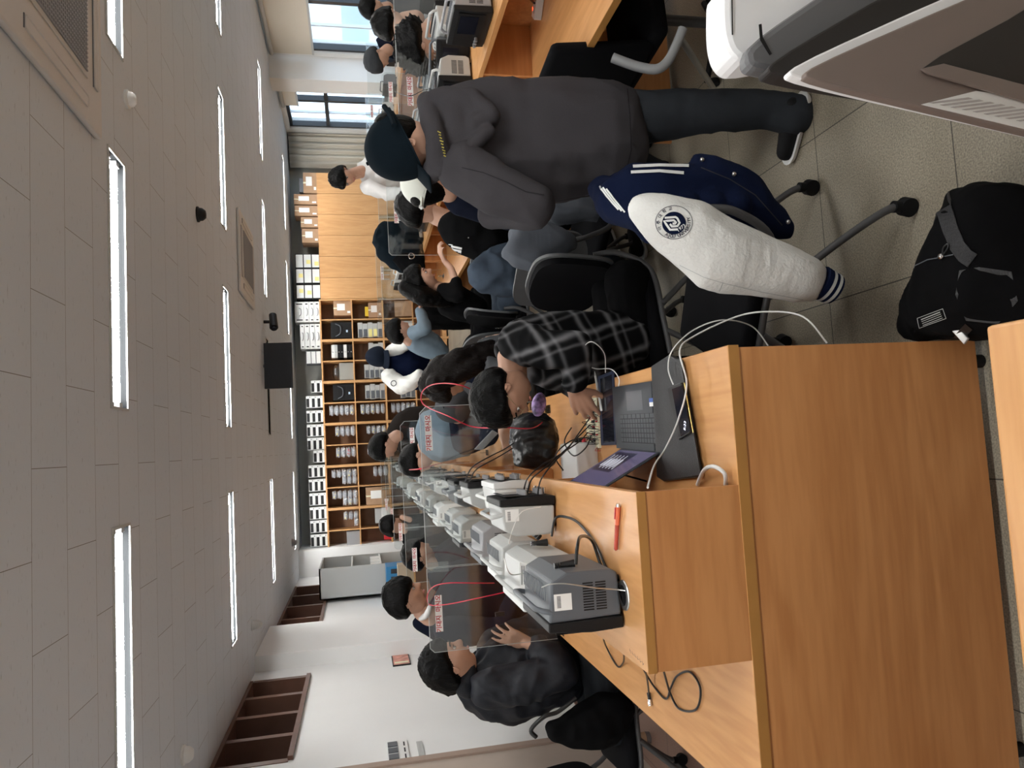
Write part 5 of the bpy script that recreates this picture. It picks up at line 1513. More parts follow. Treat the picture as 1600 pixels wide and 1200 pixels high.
strip(jb, [(1095, 262), (1140, 280), (1180, 305), (1222, 352)], 1.6, .001, 6).done('placket_seam', 'ink', body, fixn=False)
EC = (1053, 347.5)
disc = MB(); n = 36; v = [onto(sb, EC[0]-.0, EC[1]+1.0, .0022)]
for k_ in range(1, 5):
    for i in range(n): v.append(onto(sb, EC[0]+18.4*k_/4*math.cos(2*PI*i/n), EC[1]+1.2+17.4*k_/4*math.sin(2*PI*i/n), .0022))
fs = [(0, 1+i, 1+(i+1) % n) for i in range(n)]
for k_ in range(3): fs += [(1+k_*n+i, 1+(k_+1)*n+i, 1+(k_+1)*n+(i+1) % n, 1+k_*n+(i+1) % n) for i in range(n)]
disc._add(v, fs); em = disc.done('emblem_disc', CM['varsity'], sleeve, fixn=False)
ring = [(EC[0]+28.6*math.cos(2*PI*i/48), EC[1]+25.6*math.sin(2*PI*i/48)) for i in range(49)]
strip(sb, ring, .8, .002, 1).done('emblem_ring', CM['varsity'], sleeve, fixn=False)
z12 = lambda p: (1000+p[0]/12, 290+p[1]/12)
for st_ in ([(462, 612), (660, 596), (695, 620), (738, 705), (700, 762), (596, 764), (562, 722)], [(706, 822), (566, 822), (452, 668), (630, 656), (672, 700), (648, 716), (606, 716)]):
    strip(sb, [z12(p) for p in st_], 3.2, .0034, 3).done('emblem_mark', 'white', em, fixn=False)
link('emblem_text', decal_text(sb, '1973', 7.6, *z12((770, 798)), .62, .0034), 'white', em)
for i, ch in enumerate('AJOU UNIVERSITY'):
    if ch == ' ': continue
    a = math.radians(118-i*9.6)         # measured from picture-right, clockwise positive (downwards)
    link('emblem_letter', decal_text(sb, ch, 7.2, EC[0]+23.6*math.cos(a), EC[1]+21.4*math.sin(a), -(a-PI/2)+0, .0022), CM['varsity'], sleeve)
for i, ch in enumerate('아주대학교'):
    a = math.radians(156+i*25)
    link('emblem_letter', decal_text(sb, ch, 6.6, EC[0]+23.6*math.cos(a), EC[1]+21.4*math.sin(a), -(a+PI/2), .0022), CM['varsity'], sleeve)

# ------------------------------------------------------------------ black bag on the floor
t = thing('duffel_bag', 'soft black bag slumped on the floor beside the bench end panel', 'bag', (.42, 1.76, 0))
g = MB(); zb_ = .13
puff(g, [(1474, 296), (1500, 296), (1512, 284), (1532, 280), (1570, 285), (1592, 300), (1604, 335), (1600, 365), (1606, 400), (1625, 450), (1608, 505), (1560, 530), (1470, 534), (1410, 532), (1396, 515), (1402, 485), (1400, 472), (1420, 435), (1440, 385), (1464, 345)], Z=zb_, R=.125, flat=1.0, step=9)
me = remesh(g, .009, 8, .010, 6, 9)
for v_ in me.vertices: v_.co.z = max(v_.co.z-.012, .004)
bb = link('bag_body', me, CM['blackc'], t); b_ = bvh_of(bb)
strip(b_, [(1470, 297), (1478, 330), (1487, 360), (1497, 385), (1508, 400), (1520, 408)], 24, .005, 5).done('strap', mat('black_webbing', (.018, .018, .02), .6, bump=.4, bscale=250), t, fixn=False).modifiers.new('thick', 'SOLIDIFY').thickness = .003
strip(b_, [(1425, 418), (1450, 406), (1480, 400), (1490, 398)], 1.6, .002, 5).done('seam', 'dgrey', bb, fixn=False)
MB().tube([onto(b_, 1474, 400, .004), onto(b_, 1477, 388, .008), onto(b_, 1484, 382, .008), onto(b_, 1484, 388, .008), onto(b_, 1475, 400, .006)], .002, 6).done('cord_loop', 'blackw', t, smooth=True)
MB().ell(onto(b_, 1473, 401, .006), (.008, .008, .008)).done('cord_stopper', 'chrome', t, smooth=True)
o = MB()
for i, x in enumerate((1494, 1560)): pass
lab4 = [(1434, 497), (1474, 482), (1479, 497), (1437, 512)]
for a, c in zip(lab4, lab4[1:]+lab4[:1]): strip(b_, [a, c], .8, .002, 3).done('label_border', 'lgrey', t, fixn=False)
for i in range(4): strip(b_, [(1440+i*.9, 500+i*3.0-1), (1470+i*1.2, 488+i*3.0-1)], 1.5 if i == 0 else .9, .002, 4).done('label_print', 'lgrey', t, fixn=False)
o = [onto(b_, 1500, 423, .003), onto(b_, 1530, 418, .003), onto(b_, 1580, 425, .003), onto(b_, 1590, 470, .003), onto(b_, 1560, 505, .003), onto(b_, 1510, 500, .003), onto(b_, 1494, 460, .003)]
g = MB(); c_ = sum(o, V())/7+V((0, 0, .006)); g._add([c_]+o, [(0, i+1, (i+1) % 7+1) for i in range(7)]); g.done('leather_patch', MATS['black_leather'], t, fixn=False)
q = onto(b_, 1503, 520, .006); MB().box(q, (.05, .02, .006), rotm(.7)).done('buckle', 'steel', t, bevel=.002)
strip(b_, [(1515, 508), (1496, 530)], 14, .006, 3).done('strap_end', 'blackw', t, fixn=False)

# ------------------------------------------------------------------ loose cloth and pouches
t = thing('grey_blue_jacket', 'grey-blue jacket draped over the chair by the aisle', 'jacket', W(850, 380, Y=3.3))
g = MB(); puff(g, [(800, 345), (792, 365), (786, 398), (800, 413), (822, 424), (842, 434), (860, 415), (880, 398), (902, 384), (900, 365), (880, 350), (850, 345)], Y=3.22, R=.09, flat=.9, step=6)
puff(g, [(845, 308), (850, 345), (900, 352), (950, 348), (984, 356), (975, 335), (925, 305)], Y=3.34, R=.08, flat=.8, step=6)
link('drape', remesh(g, .008, 3, .022, 8, 4, (1, 1, .6)), CM['greyblue'], t)
t = thing('black_pouch', 'glossy black pouch bunched on the desk before the first partition', 'pouch', W(835, 690, Z=.8))
g = MB(); puff(g, [(800, 655), (815, 645), (850, 645), (868, 660), (872, 690), (866, 728), (835, 735), (805, 730), (797, 690)], Y=3.05, R=.07, flat=1.2, step=5)
me = remesh(g, .007, 5, .010, 16, 2, (1.6, 1, .5))
for v_ in me.vertices: v_.co.z = max(v_.co.z, .7512)
link('fabric', me, mat('black_satin', (.012, .012, .013), .28, bump=.3, bscale=60), t)
t = thing('patterned_pouch', 'small purple and white patterned pouch beside the glossy black one', 'pouch', W(842, 634, Z=.8))
c_ = W(842, 632, Y=2.95); MB().ell(c_, (.055, .03, .03), Euler((.2, .3, .4)).to_quaternion()).done('fabric', mat('purple_pattern', (.30, .20, .45), .5, var=.85, vscale=45), t, smooth=True)
t = thing('smartphone', 'grey smartphone held up behind the first partition', 'phone', W(760, 688, Y=3.35))
MB().prism([W(742, 702, Y=3.49), W(770, 672, Y=3.56), W(779, 677, Y=3.56), W(754, 703, Y=3.49)], (0, .009, .004)).done('case', 'mgrey', t, bevel=.002)
# left floor corner: bottle, backpack
t = thing('glass_bottle', 'clear bottle with white cap standing on the reddish floor at the left wall', 'bottle', W(1020, 1152, Z=0))
p = W(1015, 1152, Z=0)
MB().lathe(p, [(.0, .001), (.033, .001), (.035, .02), (.034, .11), (.026, .14), (.015, .165), (.014, .19)], 24).done('glass', 'plas', t, smooth=True)
MB().cyl(p+V((0, 0, .185)), p+V((0, 0, .205)), .017).done('cap', 'white', t, smooth=True)
MB().cyl(p+V((0, 0, .03)), p+V((0, 0, .09)), .0355, n=24, caps=False).done('label_band', 'card', t, smooth=True)
t = thing('backpack', 'black backpack and coat hanging from the chair of the person in the puffer jacket', 'backpack', (-1.75, 3.4, .3))
g = MB(); puff(g, [(860, 1155), (850, 1130), (875, 1120), (905, 1095), (945, 1080), (975, 1085), (993, 1105), (985, 1125), (975, 1150), (950, 1168), (905, 1170), (885, 1165)], Y=3.35, R=.13, flat=.9, step=7)
link('bag_body', remesh(g, .010, 5, .012, 8, 6), CM['blackc'], t)
MB().tube([W(a, b, Y=3.32) for a, b in [(838, 1152), (830, 1140), (850, 1120), (872, 1112), (900, 1090)]], .010, 8).done('shoulder_strap', 'blackw', t, smooth=True)
t = thing('dark_box', 'dark box edge on the floor at the lower left corner', 'box', W(1070, 1195, Z=0)); p = W(1062, 1192, Z=0)
MB().b2((p.x-.25, p.y-.2, 0), (p.x+.02, p.y, .03)).done('body', 'black', t, bevel=.004)
# power strip on the near right-hand desk
t = thing('power_strip', 'white multi-socket power strip with red lit switches on the right-hand desk', 'power strip', W(840, 18, Z=.75))
a, b = W(846, 32, Z=.752), W(850, 0, Z=.752); d = (b-a).normalized(); n_ = V((-d.y, d.x, 0))
MB().prism([a, a+d*.32, a+d*.32+n_*.055, a+n_*.055], (0, 0, .036)).done('casing', 'white', t, bevel=.003)
for i in range(5):
    c_ = a+d*(.035+i*.055)+n_*.02+V((0, 0, .036)); MB().cyl(c_, c_+V((0, 0, .001)), .014, n=16).done('socket', 'lgrey', t)
    c_ = a+d*(.035+i*.055)+n_*.046+V((0, 0, .036)); MB().box(c_, (.014, .010, .003)).done('lit_switch', mat('lit_red', (.9, .06, .02), .4, emit=2.5), t)
tag(MB().tube([W(822, 22, Z=.78), W(810, 14, Z=.80), W(806, 2, Z=.78), W(815, -12, Z=.76), W(835, 5, Z=.80)], .005, 8).done('cable', 'blackw', smooth=True), 'black cords bunched behind the power strip', 'cable')


# ------------------------------------------------------------------ plaid cloth
def plaid():
    m = bpy.data.materials.new('plaid_flannel'); m.use_nodes = True; nt = m.node_tree; b = nt.nodes['Principled BSDF']; tc = nt.nodes.new('ShaderNodeTexCoord')
    nz = nt.nodes.new('ShaderNodeTexNoise'); nz.inputs['Scale'].default_value = 5; nt.links.new(tc.outputs['Object'], nz.inputs[0])
    mx = nt.nodes.new('ShaderNodeVectorMath'); mx.operation = 'MULTIPLY_ADD'; mx.inputs[1].default_value = (.06, .06, .06); nt.links.new(nz.outputs['Color'], mx.inputs[0]); nt.links.new(tc.outputs['Object'], mx.inputs[2])
    mp = nt.nodes.new('ShaderNodeMapping'); mp.inputs['Rotation'].default_value = (0, .30, .0); nt.links.new(mx.outputs[0], mp.inputs[0])
    sp = nt.nodes.new('ShaderNodeSeparateXYZ'); nt.links.new(mp.outputs[0], sp.inputs[0]); tot = None
    for ax in (0, 2):
        for per, ph, pw, amp in ((.125, 0, 34, .62), (.125, .04, 90, .3)):
            a = nt.nodes.new('ShaderNodeMath'); a.operation = 'MULTIPLY_ADD'; a.inputs[1].default_value = PI/per; a.inputs[2].default_value = ph*PI/per; nt.links.new(sp.outputs[ax], a.inputs[0])
            s_ = nt.nodes.new('ShaderNodeMath'); s_.operation = 'SINE'; nt.links.new(a.outputs[0], s_.inputs[0])
            q = nt.nodes.new('ShaderNodeMath'); q.operation = 'ABSOLUTE'; nt.links.new(s_.outputs[0], q.inputs[0])
            p = nt.nodes.new('ShaderNodeMath'); p.operation = 'POWER'; p.inputs[1].default_value = pw; nt.links.new(q.outputs[0], p.inputs[0])
            m_ = nt.nodes.new('ShaderNodeMath'); m_.operation = 'MULTIPLY'; m_.inputs[1].default_value = amp*.30; nt.links.new(p.outputs[0], m_.inputs[0])
            if tot is None: tot = m_
            else:
                ad = nt.nodes.new('ShaderNodeMath'); nt.links.new(tot.outputs[0], ad.inputs[0]); nt.links.new(m_.outputs[0], ad.inputs[1]); tot = ad
    r = nt.nodes.new('ShaderNodeValToRGB'); r.color_ramp.elements[0].color = (.004, .004, .0045, 1); r.color_ramp.elements[1].color = (.6, .6, .63, 1); r.color_ramp.elements[1].position = .9
    nt.links.new(tot.outputs[0], r.inputs[0]); nt.links.new(r.outputs[0], b.inputs['Base Color']); b.inputs['Roughness'].default_value = .9; b.inputs['Specular IOR Level'].default_value = .08
    return m


CM['plaid'] = plaid()
HS = dict(near=True)

# ------------------------------------------------------------------ people
# the standing person in the charcoal hoodie


def ex(t):
    f = W(1262, 158, Z=0); shoe(t, (f.x+.03, f.y-.02), (-.75, .55), 'rubber', 'white', .27)
    shoe(t, (.98, 2.98), (-.6, .8), 'rubber', 'white', .27)
    MB().tube([W(616, 196, Y=2.30), W(610, 180, Y=2.33), W(600, 166, Y=2.36)], .009, 6).done('cap_strap_end', CM['capn'], t, smooth=True)
    g = MB()
    chain(g, [(668, 160, 2.42, .035), (672, 185, 2.36, .034), (684, 225, 2.32, .036), (682, 258, 2.36, .036), (672, 275, 2.45, .034)])
    puff(g, [(660, 152), (672, 140), (705, 136), (748, 142), (776, 163), (786, 186), (768, 214), (738, 240), (704, 264), (676, 277), (668, 262), (682, 235), (690, 205), (684, 172)], Y=2.37, R=.055, flat=.9, step=5)
    chain(g, [(690, 150, 2.40, .03), (735, 150, 2.35, .028), (770, 180, 2.32, .026), (742, 190, 2.32, .02)])
    chain(g, [(690, 262, 2.34, .026), (725, 240, 2.31, .026), (765, 205, 2.31, .022)])
    h = link('hood', remesh(g, .009, 6, .006, 9, 11), CM['hoodie'], t); hb_ = bvh_of(h)
    y = MB()
    for i in range(9):
        a, b = 688-i*1.0+i*.9, 206+i*5
        p = onto(hb_, 686+i*1.1, 207+i*4.6, .002); y.box(p, (.003, .002, .008 if i % 3 else .012), Euler((0, .5-.2*(i % 2), 0)).to_matrix())
    y.done('embroidery', mat('yellow_thread', (.45, .38, .06), .7), h)
    g = MB(); puff(g, [(982, 138), (1012, 142), (1014, 230), (1006, 272), (984, 300), (978, 275), (982, 200)], Y=2.47, R=.14, flat=1.0, step=6)
    hm_ = link('hem_band', remesh(g, .010, 5, .003, 8, 12), CM['hoodie'], t); hh = bvh_of(hm_, [o for o in t.children if o.name.startswith('hoodie')][0])
    sm_ = mat('hoodie_seam', (.028, .026, .029), .95, spec=.05)
    strip(hh, [(980, 139), (984, 180), (986, 235), (978, 268), (966, 300)], 1.6, .0015, 8).done('hem_seam', sm_, hm_, fixn=False)
    so_ = [o for o in t.children if o.name.startswith('hoodie')][0]
    strip(hh, [(722, 262), (755, 270), (790, 284), (822, 300), (850, 305)], 1.6, .0015, 8).done('sleeve_seam', sm_, so_, fixn=False)


TORSO = [(665, 172), (678, 148), (700, 131), (760, 124), (870, 122), (960, 129), (1006, 140), (1012, 165), (1013, 235), (1004, 272), (984, 300), (940, 300), (900, 312), (850, 318), (780, 318), (720, 300), (690, 275), (668, 240)]
person('person standing with back turned in a charcoal hoodie, dark jeans and dark cap', (1.15, 2.4, 0),
       dict(c=W(632, 226, Y=2.42), f=(-.72, .38, -.42), u=(-.35, .15, .9), hair='short', th=.02, cap=dict(m=CM['capn']), opening=True, skinm='skin'),
       [[(700, 222, 2.44, .062), (655, 222, 2.42, .055)]],
       [('hoodie', CM['hoodie'], [('p', TORSO, 2.48, .155, .85), ('c', [(725, 262, 2.36, .085), (775, 300, 2.30, .082), (835, 318, 2.27, .074)]), ('c', [(838, 320, 2.27, .07), (815, 338, 2.38, .058), (770, 335, 2.50, .048)])], .014, 5.5),
        ('jeans', CM['gjeans'], [('c', [(985, 185, 2.50, .10), (1060, 178, 2.48, .088), (1120, 173, 2.44, .078), (1200, 172, 2.40, .072), (1243, 180, 2.36, .074)]), ('c', [(985, 235, 2.55, .10), (V((.98, 2.85, .52)), .08)] if False else [(V((1.18, 2.55, .80)), .10), (V((1.10, 2.80, .50)), .08), (V((1.02, 2.96, .12)), .068)])], .006, 8)],
       voxel=.008, extras=ex, cvox=.010)

# the seated person in the plaid shirt
hw = W(899, 607, Y=2.60); ht = W(920, 655, Y=2.66)
person('person in a black and white plaid shirt and gold glasses bending over a breadboard', (.62, 2.9, 0),
       dict(c=W(785, 616, Y=2.70), f=(-.68, -.10, -.70), u=(-.55, 0, .75), hair='short', th=.022, glasses=True, skinm='skin2', hm='hair'),
       [[(800, 560, 2.78, .058), (802, 590, 2.74, .055)], [(V(W(890, 596, Z=.88)), .03), (hw, .026)]],
       [('shirt', CM['plaid'], [('p', [(772, 540), (792, 505), (830, 490), (900, 484), (985, 486), (1018, 500), (1026, 545), (1005, 585), (940, 600), (870, 612), (830, 600), (808, 575)], 2.86, .15, .85),
                                ('c', [(812, 535, 2.68, .082), (850, 545, 2.56, .075), (895, 545, 2.50, .068)]), ('c', [(897, 547, 2.50, .064), (900, 575, 2.56, .054), (V(W(899, 594, Z=.885)), .045)]),
                                ('c', [(800, 545, 2.95, .07), (870, 575, 3.02, .06), (905, 615, 2.98, .045)])], .008, 7),
        sit_legs((.64, 2.98, .52), (-1, 0), CM['blackc'])],
       voxel=.0055, hands=[(hw, (ht-hw), (0, .85, -.5), dict(side=1, curl=.30, s=1.10, spread=.10))], skinm='skin2', cvox=.009,
       extras=lambda t: (shoe(t, (.30, 2.9), (-1, 0)), shoe(t, (.30, 3.08), (-1, 0)), MB().cyl(W(893, 594, Z=.885), W(897, 600, Z=.88), .043, .040, 24).done('shirt_cuff', CM['plaid'], t, smooth=True)))


# puffer jacket person at the left
def ex(t):
    g = MB(); puff(g, [(706, 1060), (712, 1085), (735, 1095), (750, 1060), (742, 1035), (725, 1050)], Y=3.58, R=.06, flat=1.2, step=5)
    link('collar', remesh(g, .009, 5, .004, 10, 2), CM['puffer'], t)
    p = W(945, 1052, Z=0.0); shoe(t, (-1.28, 3.86), (.9, .2), mat('brown_suede', (.14, .06, .035), .8), 'whitec' if False else 'white', .27)
    shoe(t, (-1.28, 3.68), (.95, .1), MATS['brown_suede'], 'white', .27)
    for i in range(4): MB().lathe(V((-1.24, 3.86, .085+.018*i)), [(.045, 0), (.045, .009)], 18).done('sock_stripe', 'white' if i % 2 else 'ink', t)
    a, b = W(783, 962, Y=3.50), W(793, 969, Y=3.5)
    MB().box((a+b)/2+V((.02, 0, .02)), (.02, .015, .045)).done('held_probe', 'blackw', t, bevel=.002)


hw = W(822, 1003, Y=3.55)
person('person in a black puffer jacket seated at the left, one hand raised', (-1.38, 3.62, 0),
       dict(c=W(704, 1040, Y=3.62), f=(.88, .08, -.30), u=(0, 0, 1), hair='short', th=.024, s=1.10, curly=.12),
       [[(735, 1062, 3.62, .062), (728, 1055, 3.62, .058)], [(V(W(838, 1012, Y=3.53)), .034), (hw, .028)]],
       [('puffer_jacket', CM['puffer'], [('p', [(708, 1072), (722, 1100), (760, 1122), (805, 1131), (850, 1113), (905, 1090), (915, 1060), (900, 1010), (860, 985), (800, 985), (765, 1000), (748, 1020), (728, 1052)], 3.66, .18, .9),
                                         ('c', [(765, 1075, 3.50, .09), (820, 1068, 3.44, .088), (872, 1050, 3.40, .082)]), ('c', [(875, 1048, 3.40, .08), (862, 1025, 3.45, .07), (843, 1014, 3.51, .058)]),
                                         ('c', [(770, 1010, 3.85, .08), (840, 980, 3.88, .075), (862, 950, 3.82, .055)])], .017, 8),
        ('jeans', CM['gjeans'], [('c', [(V((-1.38, 3.72, .50)), .11), (V((-.98, 3.86, .56)), .082), (V((-1.10, 3.88, .14)), .065)]), ('c', [(V((-1.38, 3.55, .50)), .11), (V((-.98, 3.60, .56)), .082), (V((-1.12, 3.66, .14)), .065)])], .005, 8)],
       voxel=.006, hands=[(hw, (.38, 0, .9), (.3, 1, .1), dict(side=1, curl=.30, s=1.05))], extras=ex, cvox=.010)

# blazer student
person('person in a navy blazer with white collar, head bowed, second along the left side', (-1.32, 4.5, 0),
       dict(c=W(634, 936, Y=4.3), f=(.72, -.12, -.58), u=(.3, 0, 1), hair='fringe', th=.022, s=1.04),
       [[(672, 962, 4.35, .06), (660, 955, 4.33, .055)]],
       [('blazer', CM['navyc'], [('p', [(640, 970), (652, 985), (680, 1002), (720, 1010), (790, 1005), (840, 985), (850, 930), (830, 890), (760, 880), (700, 890), (682, 925), (666, 945)], 4.40, .19, .8),
                                 ('c', [(700, 985, 4.2, .08), (790, 985, 4.1, .07), (805, 925, 4.0, .05)]), ('c', [(690, 905, 4.55, .08), (760, 880, 4.55, .07), (785, 850, 4.45, .05)])], .008, 6),
        ('shirt_collar', CM['whitec'], [('c', [(657, 966, 4.30, .020), (666, 962, 4.25, .020), (672, 948, 4.24, .018)])], 0),
        sit_legs((-1.33, 4.5, .52), (1, 0), CM['blackc'])],
       hands=[(W(800, 852, Y=4.4), (.9, -.2, -.3), (0, 0, -1), dict(side=1, curl=.5))])
# leaning pair on the right side of the middle bench
person('person with long dark hair in a grey jacket bending forward behind the plaid shirt wearer', (.62, 3.9, 0),
       dict(c=W(698, 592, Y=3.9), f=(-.7, -.2, -.65), u=(-.5, 0, .8), hair='long', hm='hairb', th=.026, near=False),
       [[(735, 575, 3.95, .05), (715, 580, 3.93, .05)], [(790, 650, 3.56, .03), (786, 672, 3.53, .026)]],
       [('jacket', CM['capg'], [('p', [(738, 560), (745, 530), (765, 522), (800, 515), (870, 510), (900, 520), (905, 570), (860, 600), (790, 605), (760, 590)], 4.0, .15, .85), ('c', [(770, 575, 3.8, .07), (820, 610, 3.6, .06), (792, 648, 3.58, .04)])], .010, 8),
        ('long_hair', M['hairb'], [('c', [(672, 600, 3.88, .065), (690, 575, 3.86, .07), (730, 562, 3.82, .05), (775, 545, 3.80, .03)]), ('c', [(690, 590, 3.84, .07), (715, 560, 3.82, .055), (770, 535, 3.82, .02)]), ('c', [(680, 600, 3.8, .05), (740, 575, 3.78, .045), (785, 560, 3.78, .02)])], .006, 30),
        sit_legs((.66, 4.0, .50), (-1, 0), CM['blackc'])],
       hands=[(W(786, 672, Y=3.53), (-.5, 0, -.2), (0, 1, 0), dict(side=1, curl=.8))])
person('person in a grey cap bowed over the bench behind the first partition, face tilted down', (.50, 4.45, 0),
       dict(c=W(712, 634, Y=4.2), f=(.25, -.62, -.75), u=(-.1, -.6, .6), hair='short', th=.02, near=False, cap=dict(m=CM['capg'])),
       [[(715, 650, 4.35, .05), (712, 640, 4.3, .05)]],
       [('sweater', CM['navyc'], [('p', [(700, 640), (705, 690), (720, 715), (760, 700), (800, 660), (800, 620), (760, 605), (720, 610)], 4.45, .16, .8), ('c', [(725, 690, 4.3, .07), (765, 680, 4.1, .055), (775, 655, 4.0, .04)])], .008, 8),
        sit_legs((.56, 4.55, .50), (-1, 0), CM['blackc'])])
person('person in a pale blue jacket bent low over the second middle bench', (.40, 4.95, 0),
       dict(c=W(652, 716, Y=4.95), f=(-.75, -.2, -.6), u=(-.6, 0, .7), hair='short', th=.02, near=False),
       [[(665, 695, 4.9, .05), (658, 708, 4.95, .05)]],
       [('jacket', CM['bluesh'], [('p', [(658, 705), (648, 675), (658, 645), (690, 632), (720, 650), (745, 690), (735, 712), (700, 722), (675, 722)], 4.85, .17, .85)], .010, 7),
        ('trousers', CM['navyc'], [('c', [(V((.42, 4.95, .85)), .12), (V((.50, 5.1, .45)), .085), (V((.50, 5.2, .1)), .065)]), ('c', [(V((.55, 4.85, .85)), .12), (V((.66, 4.9, .45)), .085), (V((.66, 5.0, .1)), .065)])])])
person('person in a dark brown hooded top leaning over the third middle bench', (.45, 6.1, 0),
       dict(c=W(601, 696, Y=6.0), f=(-.8, 0, -.5), u=(-.4, 0, .9), hair='short', th=.024, near=False),
       [[(620, 682, 6.0, .055), (608, 690, 6.0, .05)]],
       [('hooded_top', CM['brownc'], [('p', [(602, 690), (606, 668), (618, 648), (638, 636), (668, 634), (700, 640), (700, 680), (665, 692), (640, 700), (618, 706)], 6.1, .19, .8), ('c', [(635, 700, 5.9, .07), (668, 706, 5.7, .05)])], .008, 6),
        stand_legs((.50, 6.15, .92), (-1, 0), CM['blackc'])])


def emblem_small(t):
    b = [o for o in t.children if o.name.startswith('sleeve')][0]; h = bvh_of(b)
    g = strip(h, [(615.5+4.2*math.cos(2*PI*i/20), 599+4.0*math.sin(2*PI*i/20)) for i in range(21)], 1.2, .004, 1); g.done('emblem_ring', 'ink', b, fixn=False)


person('person standing in a navy and white varsity jacket and dark cap before the bookcases', (1.35, 7.2, 0),
       dict(c=W(593, 557, Y=7.0), f=(-.45, -.75, -.45), u=(0, -.2, 1), hair='short', th=.016, near=False, cap=dict(m=CM['capk'])),
       [[(606, 568, 7.02, .06), (600, 562, 7.0, .055)]],
       [('jacket_body', CM['varsity'], [('p', [(602, 556), (606, 545), (640, 545), (665, 548), (672, 560), (668, 600), (655, 610), (625, 606), (606, 585)], 7.0, .18, .7)], .01, 6),
        ('sleeve', CM['leather'], [('c', [(608, 588, 6.9, .075), (626, 603, 6.85, .08), (642, 598, 6.72, .07), (655, 585, 6.62, .05)]), ('c', [(612, 550, 7.0, .07), (630, 538, 6.9, .07), (645, 530, 6.75, .05)])], .008, 12),
        stand_legs((1.30, 7.05, .93), (-.3, -.9), CM['blackc'])], extras=emblem_small)
person('person in a light blue sweatshirt seated sideways, reaching over the third right-hand bench', (1.02, 6.5, 0),
       dict(c=W(625, 519, Y=6.4), f=(.80, .05, -.55), u=(.35, 0, 1), hair='short', th=.022, near=False),
       [[(640, 532, 6.42, .055), (632, 526, 6.4, .05)]],
       [('sweatshirt', CM['bluesh'], [('p', [(632, 538), (638, 520), (650, 512), (668, 512), (688, 526), (702, 546), (700, 560), (680, 564), (655, 556), (640, 548)], 6.45, .17, .9),
                                      ('c', [(648, 520, 6.3, .065), (664, 512, 6.2, .058), (660, 496, 6.25, .05), (656, 486, 6.3, .04)])], .008, 8),
        sit_legs((1.0, 6.5, .52), (1, .1), CM['blackc'])],
       hands=[(W(655, 484, Y=6.3), (.9, 0, -.3), (0, 0, -1), dict(side=1, curl=.5))])
person('person with long black hair in black, writing at the second right-hand bench', (1.0, 5.3, 0),
       dict(c=W(658, 440, Y=5.2), f=(.75, -.35, -.50), u=(.3, 0, 1), hair='long', th=.024),
       [[(690, 452, 5.25, .05), (678, 448, 5.22, .048)], [(712, 440, 5.1, .03), (705, 420, 5.12, .026), (695, 408, 5.14, .022)]],
       [('top', CM['blackc'], [('p', [(680, 470), (690, 445), (712, 440), (735, 455), (760, 470), (765, 500), (735, 505), (705, 500), (685, 488)], 5.3, .16, .9), ('c', [(695, 455, 5.15, .06), (715, 462, 5.05, .055), (713, 441, 5.1, .04)])], .007, 8),
        ('long_hair', M['hair'], [('c', [(635, 450, 5.2, .06), (660, 462, 5.15, .075), (690, 470, 5.15, .05), (705, 475, 5.15, .02)]), ('c', [(645, 455, 5.28, .07), (685, 462, 5.3, .05)])], .006, 30),
        ('jeans', CM['jeans'], [('c', [(V((1.02, 5.2, .52)), .11), (V((1.36, 5.12, .56)), .08), (V((1.33, 5.15, .1)), .06)]), ('c', [(V((1.02, 5.4, .52)), .11), (V((1.36, 5.42, .56)), .08), (V((1.33, 5.42, .1)), .06)])])],
       hands=[(W(695, 408, Y=5.14), (.5, -.2, .3), (.5, 0, -.6), dict(side=1, curl=.8))])


def ex(t):
    b = [o for o in t.children if o.name.startswith('tee')][0]; h = bvh_of(b)
    for i in range(3): strip(h, [(700+i*.5, 383+i*5.0), (722-i*1, 388+i*4.0)], 3.0, .004, 4).done('printed_stripe', 'white', b, fixn=False)


person('person in a black T-shirt and blue jeans bent over the first right-hand bench', (1.05, 4.1, 0),
       dict(c=W(654, 326, Y=4.15), f=(.62, .35, -.65), u=(.5, .2, .8), hair='short', th=.028),
       [[(700, 345, 4.15, .06), (678, 335, 4.15, .056)], [(720, 345, 4.5, .04), (735, 320, 4.6, .03)]],
       [('tee', CM['blackc'], [('p', [(682, 352), (690, 335), (715, 325), (760, 330), (805, 350), (815, 400), (808, 420), (780, 424), (745, 410), (715, 396), (692, 378)], 4.05, .17, .9), ('c', [(710, 345, 4.35, .075), (745, 335, 4.5, .065)])], .008, 7),
        ('jeans', CM['jeans'], [('c', [(790, 415, 3.95, .13), (765, 428, 3.9, .115), (860, 440, 3.85, .095), (955, 448, 3.85, .075)]), ('c', [(790, 400, 4.1, .12), (870, 400, 4.25, .095), (950, 405, 4.3, .075)])], .017, 8)],
       extras=lambda t: (ex(t), shoe(t, (1.0, 3.88), (.8, .5)), shoe(t, (1.1, 4.3), (.8, .5))), voxel=.009)
person('person in a cream cap and navy sweater at the first right-hand bench', (1.2, 3.75, 0),
       dict(c=W(668, 292, Y=3.6), f=(.85, .25, -.35), u=(.2, .1, 1), hair='long', th=.02, near=False, cap=dict(m=CM['capw']), opening=True),
       [[(700, 300, 3.6, .055), (685, 296, 3.6, .052)]],
       [('sweater', CM['navyc'], [('p', [(694, 320), (690, 290), (710, 265), (780, 260), (860, 270), (880, 300), (860, 345), (800, 362), (740, 345), (710, 335)], 3.66, .17, .8)], .008, 6),
        sit_legs((1.22, 3.75, .55), (1, .2), CM['blackc'])])
